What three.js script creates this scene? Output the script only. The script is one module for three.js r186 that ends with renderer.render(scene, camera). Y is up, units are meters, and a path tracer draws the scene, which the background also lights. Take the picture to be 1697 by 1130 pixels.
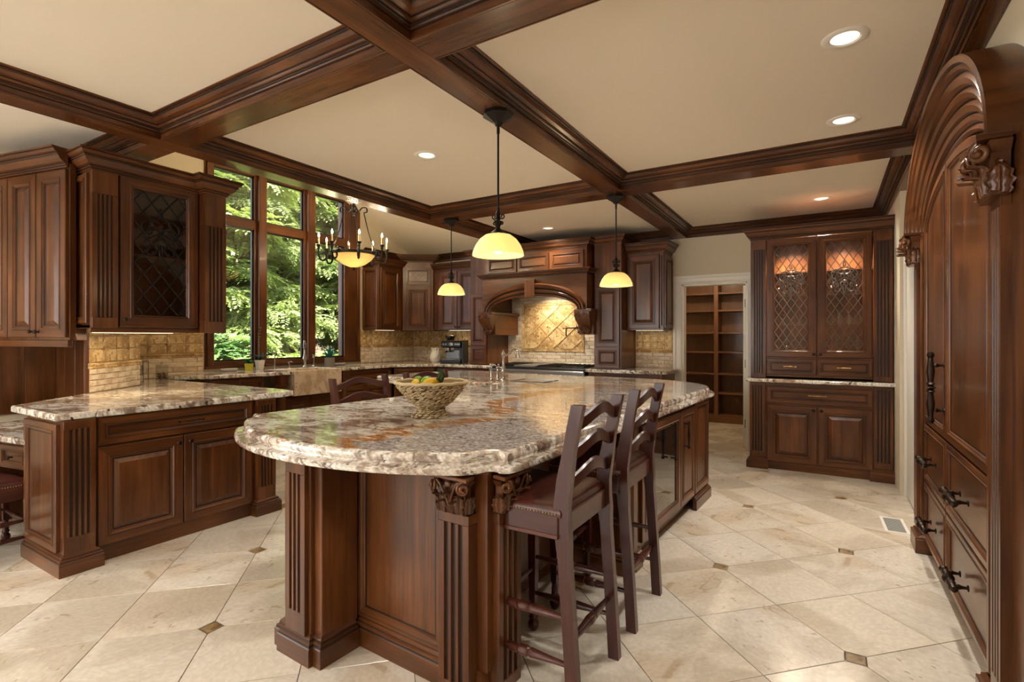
import * as THREE from 'three';
import { mergeGeometries, toCreasedNormals } from 'three/addons/utils/BufferGeometryUtils.js';
import { RectAreaLightUniformsLib } from 'three/addons/lights/RectAreaLightUniformsLib.js';

// ---------------------------------------------------------------- camera, sky, sun, added window fill, exposure
const W = 1697, H = 1130, PI = Math.PI, R = (d) => d * PI / 180;
const scene = new THREE.Scene();
const camera = new THREE.PerspectiveCamera(66.73, W / H, 0.05, 200);
camera.position.set(0, 1.366, 0);
camera.rotation.y = R(31.3);
camera.setViewOffset(W, H, 0, 5, W, H);
const renderer = new THREE.WebGLRenderer({ antialias: true });
renderer.toneMapping = THREE.LinearToneMapping;
renderer.toneMappingExposure = 1.24;
renderer.shadowMap.enabled = true;
RectAreaLightUniformsLib.init();

scene.background = new THREE.Color(0.86, 0.93, 1.0);
scene.backgroundIntensity = 2.7;

const sun = new THREE.DirectionalLight(new THREE.Color(1, 0.95, 0.85), 20);
sun.name = 'sun';
sun.position.set(-1, 22, -6); sun.target.position.set(-13, 0, -9);
sun.castShadow = true; sun.shadow.mapSize.set(2048, 2048); sun.shadow.radius = 2;
Object.assign(sun.shadow.camera, { left: -25, right: 25, top: 25, bottom: -25, near: 1, far: 70 });
scene.add(sun, sun.target);

// fill light added behind the camera: an area light inside each added, unseen window
const NEAR_Z = 3.6, ADDED_NEAR_WIN = [[-4.45, 1.7], [-2.5, 1.7]], SIDE_X = -5.57, ADDED_SIDE_WIN = [[0.95, 1.3], [2.55, 1.3]];
for (const [x, w] of ADDED_NEAR_WIN) {
  const l = new THREE.RectAreaLight(new THREE.Color(1.0, 0.98, 0.94), 3.5, w, 2.1);
  l.name = 'added_window_fill'; l.position.set(x, 1.35, NEAR_Z - 0.06); l.lookAt(x, 1.35, 0); scene.add(l);
}

for (const [z, w] of ADDED_SIDE_WIN) {  // more added area lights, in side windows put in to brighten the ceiling
  const l = new THREE.RectAreaLight(new THREE.Color(1.0, 0.98, 0.94), 3.6, w, 1.6);
  l.name = 'added_window_fill'; l.position.set(SIDE_X + 0.06, 1.65, z); l.lookAt(0, 1.65, z); scene.add(l);
}

// ---------------------------------------------------------------- helpers
const V2 = (x, y) => new THREE.Vector2(x, y), V3 = (x, y, z) => new THREE.Vector3(x, y, z);
const used = new Map();
function nm(n) { if (!used.has(n)) { used.set(n, 0); return n; } const k = used.get(n) + 1; used.set(n, k); return n + '_' + String(k).padStart(3, '0'); }
let sd = 7;
const rnd = () => { sd = (sd + 0x6d2b79f5) | 0; let t = Math.imul(sd ^ (sd >>> 15), 1 | sd); t = (t + Math.imul(t ^ (t >>> 7), 61 | t)) ^ t; return ((t ^ (t >>> 14)) >>> 0) / 4294967296; };
const rr = (a, b) => a + (b - a) * rnd();
function sh(o) { o.traverse((c) => { if (c.isMesh) { c.castShadow = true; c.receiveShadow = true; } }); return o; }
function tag(o, label, category, group, kind) { const u = o.userData; if (label) u.label = label; if (category) u.category = category; if (group) u.group = group; if (kind) u.kind = kind; return o; }
function thing(name, label, category, p = [0, 0, 0], ry = 0, group) {
  const g = new THREE.Group(); g.name = nm(name); g.position.set(...p); g.rotation.y = ry; scene.add(g); return tag(g, label, category, group);
}
function struct(name, p = [0, 0, 0], ry = 0) { const g = new THREE.Group(); g.name = nm(name); g.position.set(...p); g.rotation.y = ry; scene.add(g); g.userData.kind = 'structure'; return g; }
// non-indexed geometry with position, normal and uv
function ni(g) {
  const o = g.index ? g.toNonIndexed() : g;
  for (const k of Object.keys(o.attributes)) if (!['position', 'normal', 'uv'].includes(k)) o.deleteAttribute(k);
  if (!o.attributes.normal) o.computeVertexNormals();
  o.morphAttributes = {}; o.clearGroups();
  return o;
}
// texture coordinates in metres from the positions; v runs along the grain axis ('x','y','z' or the longest side)
function boxUV(g, grain, ou = rnd() * 3, ov = rnd() * 3) {
  g = ni(g); g.computeBoundingBox();
  const s = g.boundingBox.getSize(V3()), ax = grain ? 'xyz'.indexOf(grain) : s.y >= s.x && s.y >= s.z ? 1 : s.x >= s.z ? 0 : 2;
  const p = g.attributes.position, uv = new Float32Array(p.count * 2), a = V3(), b = V3(), c = V3(), n = V3();
  for (let i = 0; i < p.count; i += 3) {
    a.fromBufferAttribute(p, i); b.fromBufferAttribute(p, i + 1); c.fromBufferAttribute(p, i + 2);
    n.copy(b).sub(a).cross(c.clone().sub(a)); const q = [Math.abs(n.x), Math.abs(n.y), Math.abs(n.z)];
    const m = q[1] >= q[0] && q[1] >= q[2] ? 1 : q[0] >= q[2] ? 0 : 2, rest = [0, 1, 2].filter((k) => k !== m);
    let v = rest.includes(ax) ? ax : rest[1], u = rest.find((k) => k !== v);
    [a, b, c].forEach((t, k) => { uv[(i + k) * 2] = t.getComponent(u) + ou; uv[(i + k) * 2 + 1] = t.getComponent(v) + ov; });
  }
  g.setAttribute('uv', new THREE.BufferAttribute(uv, 2)); return g;
}
const at = (g, x = 0, y = 0, z = 0, ry = 0, rx = 0, rz = 0) => { if (rx) g.rotateX(rx); if (rz) g.rotateZ(rz); if (ry) g.rotateY(ry); return g.translate(x, y, z); };
function add(name, geos, mat, parent = scene, label) {
  geos = [].concat(geos).map(ni);
  const m = new THREE.Mesh(geos.length > 1 ? mergeGeometries(geos) : geos[0], mat);
  m.name = parent === scene ? nm(name) : name; m.castShadow = m.receiveShadow = true;
  if (label) m.userData.label = label;
  parent.add(m); return m;
}
function tri(list) { const g = new THREE.BufferGeometry(); g.setAttribute('position', new THREE.BufferAttribute(new Float32Array(list), 3)); g.computeVertexNormals(); g.setAttribute('uv', new THREE.BufferAttribute(new Float32Array(list.length / 3 * 2), 2)); return g; }
// box with chamfered edges, base corner to corner: centre x, z; y0 to y1
function bx(x0, x1, y0, y1, z0, z1, c = 0.0025, grain) {
  const w = (x1 - x0) / 2, h = (y1 - y0) / 2, d = (z1 - z0) / 2, q = Math.min(c, w * .45, h * .45, d * .45), P = [], L = [w, h, d];
  const pt = (s, k) => { const r = [0, 1, 2].map((i) => s[i] * (i === k ? L[i] : L[i] - q)); return r; };
  const quad = (a, b, cc, e) => { const A = V3(...a), B = V3(...b), C = V3(...cc), n = B.clone().sub(A).cross(C.clone().sub(A)), m = A.clone().add(B).add(C).add(V3(...e)); if (n.dot(m) < 0) { [b, e] = [e, b]; } P.push(...a, ...b, ...cc, ...a, ...cc, ...e); };
  for (let k = 0; k < 3; k++) for (const s of [-1, 1]) {
    const i = (k + 1) % 3, j = (k + 2) % 3, f = (p, r) => { const v = [0, 0, 0]; v[k] = s; v[i] = p; v[j] = r; return pt(v, k); };
    quad(f(-1, -1), f(1, -1), f(1, 1), f(-1, 1));
  }
  for (let k = 0; k < 3; k++) { const i = (k + 1) % 3, j = (k + 2) % 3; for (const p of [-1, 1]) for (const r of [-1, 1]) { const f = (s, face) => { const v = [0, 0, 0]; v[k] = s; v[i] = p; v[j] = r; return pt(v, face); }; quad(f(-1, i), f(1, i), f(1, j), f(-1, j)); } }
  for (const a of [-1, 1]) for (const b of [-1, 1]) for (const e of [-1, 1]) { const A = pt([a, b, e], 0); let B = pt([a, b, e], 1), C = pt([a, b, e], 2); if (a * b * e < 0) [B, C] = [C, B]; P.push(...A, ...B, ...C); }
  return boxUV(tri(P).translate((x0 + x1) / 2, (y0 + y1) / 2, (z0 + z1) / 2), grain);
}
// plain polygons [x, y] (counter-clockwise) offset inwards by d
function inset(pts, d) {
  const n = pts.length, out = [];
  for (let i = 0; i < n; i++) {
    const a = pts[(i + n - 1) % n], b = pts[i], c = pts[(i + 1) % n];
    let ux = b[0] - a[0], uy = b[1] - a[1], vx = c[0] - b[0], vy = c[1] - b[1]; const lu = Math.hypot(ux, uy) || 1, lv = Math.hypot(vx, vy) || 1; ux /= lu; uy /= lu; vx /= lv; vy /= lv;
    const nx = -uy - vy, ny = ux + vx, k = Math.max(0.35, (1 + ux * vx + uy * vy) / 2) * 2; out.push([b[0] + d * nx / k, b[1] + d * ny / k]);
  }
  return out;
}
let fixUV = false;
// nested outlines: steps [inset, z]; the last one is closed unless cap is false. grain: 'frame' follows each side, 'x', 'y' or 'plan'
function nest(pts, steps, cap = true, grain = 'frame', back = false) {
  const P = [], U = [], n = pts.length, ou = fixUV ? 0 : rnd() * 3, ov = fixUV ? 0 : rnd() * 3;
  const push = (p, u) => { P.push(...p); U.push(u[0] + ou, u[1] + ov); };
  let prev = null;
  for (const [d, z] of steps) {
    let run = 0; const cur = inset(pts, d).map((p) => [p[0], p[1], z]);
    if (prev) for (let i = 0; i < n; i++) {
      const j = (i + 1) % n, a = prev[i], b = prev[j], c = cur[j], e = cur[i], hor = Math.abs(b[0] - a[0]) > Math.abs(b[1] - a[1]);
      const el = Math.hypot(b[0] - a[0], b[1] - a[1]); run += el;
      const f = grain === 'plan' ? (p) => [Math.hypot(p[0] - a[0], p[1] - a[1]) * .3 + d * 1.2 + p[2] - (fixUV ? 2.6 : 0), run + (p === b || p === c ? 0 : -el)] : (grain === 'frame' ? hor : grain === 'x') ? (p) => [p[1] + p[2], p[0]] : (p) => [p[0] + p[2], p[1]];
      for (const p of [a, b, c, a, c, e]) push(p, f(p));
    }
    prev = cur;
  }
  const close = (ring, flip) => {
    const t = THREE.ShapeUtils.triangulateShape(ring.map((p) => V2(p[0], p[1])), []);
    for (const f of t) { const o = flip ? [f[0], f[2], f[1]] : f; for (const i of o) push(ring[i], grain === 'x' ? [ring[i][1], ring[i][0]] : [ring[i][0], ring[i][1]]); }
  };
  if (cap) close(prev, false);
  if (back) close(inset(pts, steps[0][0]).map((p) => [p[0], p[1], steps[0][1]]), true);
  const g = new THREE.BufferGeometry(); g.setAttribute('position', new THREE.BufferAttribute(new Float32Array(P), 3)); g.setAttribute('uv', new THREE.BufferAttribute(new Float32Array(U), 2)); g.computeVertexNormals(); return g;
}
const rect = (x0, x1, y0, y1) => [[x0, y0], [x1, y0], [x1, y1], [x0, y1]];
// slab lying flat from a plan outline in x, z
const flat = (plan, steps, cap = true, back = true) => { let p = plan.map(([x, z]) => [x, -z]); if (THREE.ShapeUtils.area(p.map((q) => V2(...q))) < 0) p.reverse(); return nest(p, steps, cap, 'plan', back).rotateX(-PI / 2); };
const prism = (plan, y0, y1, c = 0.003, grain = 'y') => boxUV(flat(plan, [[c, y0], [0, y0 + c], [0, y1 - c], [c, y1]]), grain);
// moulding: profile [out, y] carried along a path in x, z; out is to the left of the travel direction; mitred
function sweep(prof, path, closed = false, caps = true) {
  const n = path.length, m = prof.length, rings = [], len = [0];
  for (let i = 0; i < n; i++) {
    const b = path[i], a = closed || i > 0 ? path[(i + n - 1) % n] : null, c = closed || i < n - 1 ? path[(i + 1) % n] : null;
    const un = (p, q) => { const l = Math.hypot(q[0] - p[0], q[1] - p[1]); return [(q[0] - p[0]) / l, (q[1] - p[1]) / l]; };
    const u = a ? un(a, b) : un(b, c), v = c ? un(b, c) : u, k = 1 + u[0] * v[0] + u[1] * v[1];
    const nx = (u[1] + v[1]) / k, nz = -(u[0] + v[0]) / k;
    rings.push(prof.map(([o, y]) => [b[0] + nx * o, y, b[1] + nz * o]));
    if (i) len[i] = len[i - 1] + Math.hypot(b[0] - path[i - 1][0], b[1] - path[i - 1][1]);
  }
  if (closed) { rings.push(rings[0]); len.push(len[n - 1] + Math.hypot(path[0][0] - path[n - 1][0], path[0][1] - path[n - 1][1])); }
  const s = [0]; for (let k = 1; k < m; k++) s[k] = s[k - 1] + Math.hypot(prof[k][0] - prof[k - 1][0], prof[k][1] - prof[k - 1][1]);
  const P = [], U = [], ou = rnd() * 3, ov = rnd() * 3;
  for (let i = 0; i + 1 < rings.length; i++) for (let k = 0; k + 1 < m; k++) for (const [a, b] of [[i, k], [i, k + 1], [i + 1, k + 1], [i, k], [i + 1, k + 1], [i + 1, k]]) { P.push(...rings[a][b]); U.push(s[b] + ou, len[a] + ov); }
  if (!closed && caps) {
    const t = THREE.ShapeUtils.triangulateShape(prof.map((p) => V2(...p)), []);
    for (const [ring, fl] of [[rings[0], 0], [rings[rings.length - 1], 1]]) for (const f of t) for (const i of fl ? [f[0], f[2], f[1]] : f) { P.push(...ring[i]); U.push(prof[i][0] + ou, prof[i][1] + ov); }
  }
  const g = new THREE.BufferGeometry(); g.setAttribute('position', new THREE.BufferAttribute(new Float32Array(P), 3)); g.setAttribute('uv', new THREE.BufferAttribute(new Float32Array(U), 2)); g.computeVertexNormals(); return g;
}
// skin over rings of equal length; smooth where the angle is small
function loft(rings, closed = true, caps = true, crease = 0.7) {
  const P = [], m = rings[0].length, e = closed ? m : m - 1;
  for (let i = 0; i + 1 < rings.length; i++) for (let k = 0; k < e; k++) { const j = (k + 1) % m; for (const p of [rings[i][k], rings[i][j], rings[i + 1][j], rings[i][k], rings[i + 1][j], rings[i + 1][k]]) P.push(...p); }
  if (caps && closed) for (const [r, f] of [[rings[0], 1], [rings[rings.length - 1], 0]]) for (let k = 1; k + 1 < m; k++) P.push(...r[0], ...(f ? r[k + 1] : r[k]), ...(f ? r[k] : r[k + 1]));
  const g = tri(P); return crease ? boxUV(toCreasedNormals(g, crease)) : boxUV(g);
}
// square-section post through levels [y, cx, cz, w, d]
const post = (lv, crease = 0.5) => loft(lv.map(([y, x, z, w, d]) => [[x - w / 2, y, z + d / 2], [x + w / 2, y, z + d / 2], [x + w / 2, y, z - d / 2], [x - w / 2, y, z - d / 2]]), true, true, crease);
const lathe = (pts, seg = 24, crease = 0.6) => boxUV(toCreasedNormals(ni(new THREE.LatheGeometry(pts.map((p) => V2(...p)), seg)), crease), 'y');
const tube = (pts, r, seg = 24, rad = 8, closed = false) => boxUV(ni(new THREE.TubeGeometry(new THREE.CatmullRomCurve3(pts.map((p) => V3(...p)), closed), seg, r, rad, closed)));
const ball = (r, x, y, z, sx = 1, sy = 1, sz = 1, n = 12) => ni(new THREE.SphereGeometry(r, n, Math.ceil(n * .66))).scale(sx, sy, sz).translate(x, y, z);
const cyl = (r0, r1, h, x, y, z, n = 16) => ni(new THREE.CylinderGeometry(r1, r0, h, n)).translate(x, y + h / 2, z);
// ---------------------------------------------------------------- procedural materials
const PERM = new Uint8Array(512); { const p = [...Array(256).keys()]; for (let i = 255; i > 0; i--) { const j = Math.floor(rnd() * (i + 1)); [p[i], p[j]] = [p[j], p[i]]; } for (let i = 0; i < 512; i++) PERM[i] = p[i & 255]; }
// value noise of period px, py
function vn(x, y, px, py, s = 0) {
  const xi = Math.floor(x), yi = Math.floor(y), fx = x - xi, fy = y - yi, u = fx * fx * (3 - 2 * fx), v = fy * fy * (3 - 2 * fy);
  const h = (a, b) => PERM[(PERM[(((a % px) + px) % px + s) & 255] + ((b % py) + py) % py) & 255] / 255;
  const a = h(xi, yi), b = h(xi + 1, yi), c = h(xi, yi + 1), d = h(xi + 1, yi + 1);
  return a + (b - a) * u + (c - a) * v + (a - b - c + d) * u * v;
}
function fbm(x, y, px, py, o = 4, s = 0) { let t = 0, a = .5, n = 0; for (let i = 0; i < o; i++) { t += a * vn(x, y, px, py, s + i * 37); n += a; a *= .5; x *= 2; y *= 2; px *= 2; py *= 2; } return t / n; }
const lerp = (a, b, t) => a + (b - a) * t, clamp = (x, a = 0, b = 1) => Math.min(b, Math.max(a, x)), sstep = (a, b, x) => { const t = clamp((x - a) / (b - a)); return t * t * (3 - 2 * t); };
const mix3 = (a, b, t) => [lerp(a[0], b[0], t), lerp(a[1], b[1], t), lerp(a[2], b[2], t)];
// fills an image of w x h from f(u, v) -> sRGB 0..255; sizes in metres go to repeat
function tex(w, h, mu, mv, f, srgb = true) {
  const d = new Uint8Array(w * h * 4);
  for (let y = 0, i = 0; y < h; y++) for (let x = 0; x < w; x++, i += 4) { const c = f((x + .5) / w, (y + .5) / h); if (c.length) { d[i] = c[0]; d[i + 1] = c[1]; d[i + 2] = c[2]; } else d[i] = d[i + 1] = d[i + 2] = c * 255; d[i + 3] = 255; }
  const t = new THREE.DataTexture(d, w, h); t.wrapS = t.wrapT = THREE.RepeatWrapping; t.magFilter = THREE.LinearFilter; t.minFilter = THREE.LinearMipmapLinearFilter; t.generateMipmaps = true;
  if (srgb) t.colorSpace = THREE.SRGBColorSpace; t.repeat.set(1 / mu, 1 / mv); t.needsUpdate = true; return t;
}
const one = (x) => ({ length: 0, valueOf: () => x });
function woodTex(dark, mid, light, seed) {
  return tex(512, 1024, .9, 1.8, (u, v) => {
    const w = fbm(u * 4, v * 3, 4, 3, 3, seed) * .5, g = fbm(u * 26 + w * 3, v * 3, 26, 3, 4, seed + 11), fine = fbm(u * 128, v * 10, 128, 10, 3, seed + 23), cloud = fbm(u * 5, v * 5, 5, 5, 4, seed + 5);
    const plank = vn(Math.floor(u * 7), 3.5, 7, 7, seed + 61) * .24;
    let t = clamp(.16 + g * .44 + cloud * .62 + plank - .24 + (fine - .5) * .26);
    return t < .5 ? mix3(dark, mid, t * 2) : mix3(mid, light, t * 2 - 1);
  });
}
const std = (o) => new THREE.MeshStandardMaterial(o), phy = (o) => new THREE.MeshPhysicalMaterial(o);
const wt1 = woodTex([44, 24, 10], [84, 47, 21], [132, 82, 43], 3), wt3 = woodTex([36, 15, 11], [64, 30, 22], [96, 50, 36], 47), wt4 = woodTex([78, 45, 21], [103, 65, 34], [125, 86, 50], 19);
const woody = (map, k = 1, rough = .3) => phy({ map, roughness: rough, specularIntensity: .75, clearcoat: .2, clearcoatRoughness: .12, color: new THREE.Color(k, k, k) });
const M = {
  wood: woody(wt1), beam: woody(wt1, 1, .27), stool: woody(wt3, 1, .3), shelf: woody(wt4, 1, .5),
};
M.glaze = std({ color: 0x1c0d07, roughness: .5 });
// granite: streaks of cream, taupe and rust, grey bands, dark flecks
function granite(w, h, mu, mv, scale, grey) {
  return tex(w, h, mu, mv, (u, v) => {
    const X = u * mu * scale, Y = v * mv * scale, px = Math.round(mu * scale), py = Math.round(mv * scale);
    const q = fbm(X * 2, Y * 2, px * 2, py * 2, 4, 5), r = fbm(X * 2 + 3, Y * 2, px * 2, py * 2, 4, 77), q2 = fbm(X, Y, px, py, 3, 133);
    const s = fbm(X * 1 + q * 1.6, Y * 5 + r * 3.0 + q2 * 4, px, py * 5, 5, 29), big = fbm(X * 3 + r * 2, Y * 8 + q * 4, px * 3, py * 8, 4, 52);
    const fine = fbm(X * 90, Y * 90, px * 90, py * 90, 2, 9), fl = fbm(X * 26, Y * 34, px * 26, py * 34, 3, 61);
    let c = mix3([150, 130, 115], [222, 211, 196], sstep(.3, .58, s));
    c = mix3(c, [240, 235, 225], sstep(.54, .66, big) * .9);
    c = mix3(c, [112, 78, 56], sstep(.05, .0, Math.abs(big - .42)) * .5 * sstep(.3, .55, r)); const tx = fbm(X * 14, Y * 30, px * 14, py * 30, 3, 113); c = mix3(c, [128, 105, 88], sstep(.52, .68, tx) * .55); c = mix3(c, [238, 232, 220], sstep(.52, .66, 1 - tx) * .5);
    c = mix3(c, [168, 104, 52], sstep(.035, .0, Math.abs(s - .46 - (q - .5) * .3)) * sstep(.48, .62, q) * .8);
    const g = grey ? grey(u * mu, v * mv, q, r) : sstep(.60, .68, q2 * .6 + r * .4);
    c = mix3(c, mix3([138, 133, 132], [206, 201, 197], clamp(fine * 1.3 - .1)), g * .9);
    if (grey) { c = mix3(c, [186, 126, 70], clamp(grey(u * mu + .14, v * mv, q, r) - g) * (.15 + .75 * sstep(.35, .6, tx))); c = mix3(c, [236, 226, 208], clamp(grey(u * mu + .4, v * mv, q, r) - grey(u * mu + .18, v * mv, q, r)) * sstep(.42, .55, big) * .8); }
    c = mix3(c, [52, 44, 42], sstep(.72, .8, fl) * (grey ? .5 : .9) * (1 - g * .5)); c = mix3(c, [70, 50, 40], sstep(.02, 0, Math.abs(fbm(X * 3 + q, Y * 4, px * 3, py * 4, 4, 15) - .5)) * .55);
    const k = .82 + fine * .36; return [clamp(c[0] * k, 0, 250), clamp(c[1] * k, 0, 250), clamp(c[2] * k, 0, 250)];
  });
}
// the island's slab: a grey granular band with a rust border runs along one long side of the print
const gIsl = granite(2048, 2048, 5, 5, 1, (x, y, q, r) => { const px = ((x % 5) + 5) % 5, py = ((y % 5) + 5) % 5; const yy = py > 4.2 ? py - 5 : py, xx = px > 3 ? px - 5 : px, edge = .27 - .27 * sstep(.7, 1.4, yy) + .5 * sstep(2.7, 3.3, yy) + .25 * sstep(-.1, -.3, yy), f = xx - edge + (q - .5) * .55; return sstep(.0, .03, f) * (1 - .8 * sstep(.62, .7, r)); });
const gPer = granite(1024, 1024, 2, 2, 1, null);
const stone = (map, rough = .1) => phy({ map, roughness: rough, clearcoat: .3, clearcoatRoughness: .04 });
M.islandGranite = stone(gIsl, .09); M.granite = stone(gPer, .12);
// travertine for the floor, tumbled gold stone and pale brick for the splashbacks
const trav = tex(1024, 1024, 1.5, 1.5, (u, v) => {
  const q = fbm(u * 4, v * 4, 4, 4, 4, 8), a = fbm(u * 5 + q * 2, v * 7 + q * 2, 5, 7, 5, 21), b = fbm(u * 3, v * 3, 3, 3, 4, 40), f = fbm(u * 90, v * 120, 90, 120, 2, 3), p = fbm(u * 40, v * 64, 40, 64, 3, 70);
  let c = mix3([204, 191, 172], [230, 220, 204], sstep(.25, .65, a)); c = mix3(c, [214, 192, 162], sstep(.56, .74, b) * .5); c = mix3(c, [176, 148, 118], sstep(.03, 0, Math.abs(a - .42)) * sstep(.5, .65, b) * .5);
  c = mix3(c, [150, 128, 104], sstep(.72, .82, p) * .45 * sstep(.45, .6, q)); const k = .95 + f * .1; return [c[0] * k, c[1] * k, c[2] * k];
});
const gold = tex(512, 512, .6, .6, (u, v) => {
  const q = fbm(u * 6, v * 6, 6, 6, 5, 14), p = fbm(u * 22, v * 22, 22, 22, 4, 33), f = fbm(u * 60, v * 60, 60, 60, 2, 2);
  let c = mix3([176, 144, 96], [216, 190, 144], sstep(.3, .68, q)); c = mix3(c, [234, 216, 178], sstep(.62, .74, p) * .7); c = mix3(c, [140, 106, 62], sstep(.64, .72, 1 - p) * .7); const k = .93 + f * .14; return [c[0] * k, c[1] * k, c[2] * k];
});
const pale = tex(512, 512, .6, .6, (u, v) => {
  const q = fbm(u * 5, v * 8, 5, 8, 5, 54), p = fbm(u * 26, v * 26, 26, 26, 3, 83), f = fbm(u * 70, v * 70, 70, 70, 2, 12);
  let c = mix3([190, 170, 146], [222, 208, 188], sstep(.3, .65, q)); c = mix3(c, [168, 144, 116], sstep(.68, .78, p) * .6); const k = .95 + f * .1; return [c[0] * k, c[1] * k, c[2] * k];
});
const tint = (map, list, o) => list.map((c) => phy({ map, color: new THREE.Color(...c), ...o }));
M.floor = tint(trav, [[1, 1, 1], [.98, .98, .99], [1.0, .98, .95], [.96, .95, .93]], { roughness: .22, clearcoat: .15, clearcoatRoughness: .15 });
M.gold = tint(gold, [[1, 1, 1], [.9, .86, .78], [1, .97, .92], [1.0, .95, .84], [.86, .82, .76]], { roughness: .55 });
M.pale = tint(pale, [[1, 1, 1], [.93, .92, .9], [1, .97, .93], [.9, .87, .84]], { roughness: .6 });
M.grout = std({ color: 0xcdb892, roughness: .95 }); M.floorGrout = std({ color: 0x5e5040, roughness: .9 });
M.insert = std({ map: gold, color: new THREE.Color(.50, .44, .36), roughness: .4 });
M.sinkStone = std({ map: pale, color: new THREE.Color(.98, .92, .86), roughness: .4 });
const plasterBump = tex(256, 256, .5, .5, (u, v) => one(fbm(u * 24, v * 24, 24, 24, 3, 4)), false);
M.ceiling = std({ color: 0xe3d7c4, roughness: .9, bumpMap: plasterBump, bumpScale: .0003 }); M.wall = std({ color: 0xd3c7b0, roughness: .9, bumpMap: plasterBump, bumpScale: .0003 });
M.white = std({ color: 0xe9e4da, roughness: .4 }); M.ceramic = phy({ color: 0xf7f5f0, roughness: .2, clearcoat: .5 });
M.iron = std({ color: 0x221d1a, roughness: .45, metalness: .6 }); M.bronze = std({ color: 0x3a2c22, roughness: .32, metalness: .85 });
M.chrome = std({ color: 0xb9b4aa, roughness: .22, metalness: 1 }); M.steel = std({ color: 0x9fa0a0, roughness: .3, metalness: 1 }); M.black = std({ color: 0x0e0e0f, roughness: .35 });
M.lead = std({ color: 0x241c18, roughness: .4, metalness: .6 }); M.litLead = std({ color: 0x68625c, roughness: .3, metalness: .9 });  // hutch cames use a lighter lead: the cabinet light on them is in the colour
M.clear = phy({ color: 0xffffff, roughness: .02, transmission: 1, thickness: 0, ior: 1.5 });
M.leadGlass = phy({ color: 0xe8e2dc, roughness: .03, transmission: 1, thickness: 0, ior: 1.55 });
M.pane = phy({ color: 0xf2f2f0, roughness: .04, transmission: 1, thickness: 0, ior: 1.5 });
M.smoke = phy({ color: 0x1a1613, roughness: .04, clearcoat: .8, clearcoatRoughness: .03 });
const leatherT = tex(256, 256, .3, .3, (u, v) => { const q = fbm(u * 8, v * 8, 8, 8, 4, 6), p = fbm(u * 40, v * 40, 40, 40, 2, 16); return mix3([52, 20, 14], [98, 46, 34], clamp(q * .9 + (p - .5) * .5)); });
M.leather = phy({ map: leatherT, roughness: .34, clearcoat: .2 });
M.fibreDark = std({ color: 0x7d6642, roughness: .9 });
M.brass = std({ color: 0xa98b5e, roughness: .35, metalness: .9 });
M.fibre = [0xb49c72, 0xc9b48a, 0x97805a].map((c) => std({ color: c, roughness: .8 }));
const glow = (c, k) => std({ color: 0xfff2d8, emissive: new THREE.Color(...c), emissiveIntensity: k, roughness: .6 });
M.bulb = glow([1, .86, .6], 9); M.lens = glow([1, .9, .74], 1.0);
M.shade = phy({ color: 0xf4e0a8, roughness: .78, transmission: .55, thickness: 0, emissive: new THREE.Color(1, .78, .40), emissiveIntensity: .22 });
M.alabaster = phy({ color: 0xf0d8a4, roughness: .9, transmission: .45, thickness: 0, emissive: new THREE.Color(1, .72, .36), emissiveIntensity: .18 });
M.candle = std({ color: 0xd9c49a, roughness: .6 });
// ---------------------------------------------------------------- the room
const CH = 2.77, BB = 2.65, FZ = -6.87, LX = -6.2, RX = 0.6;      // ceiling, beam underside, far wall, window wall, wall on the right
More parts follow.
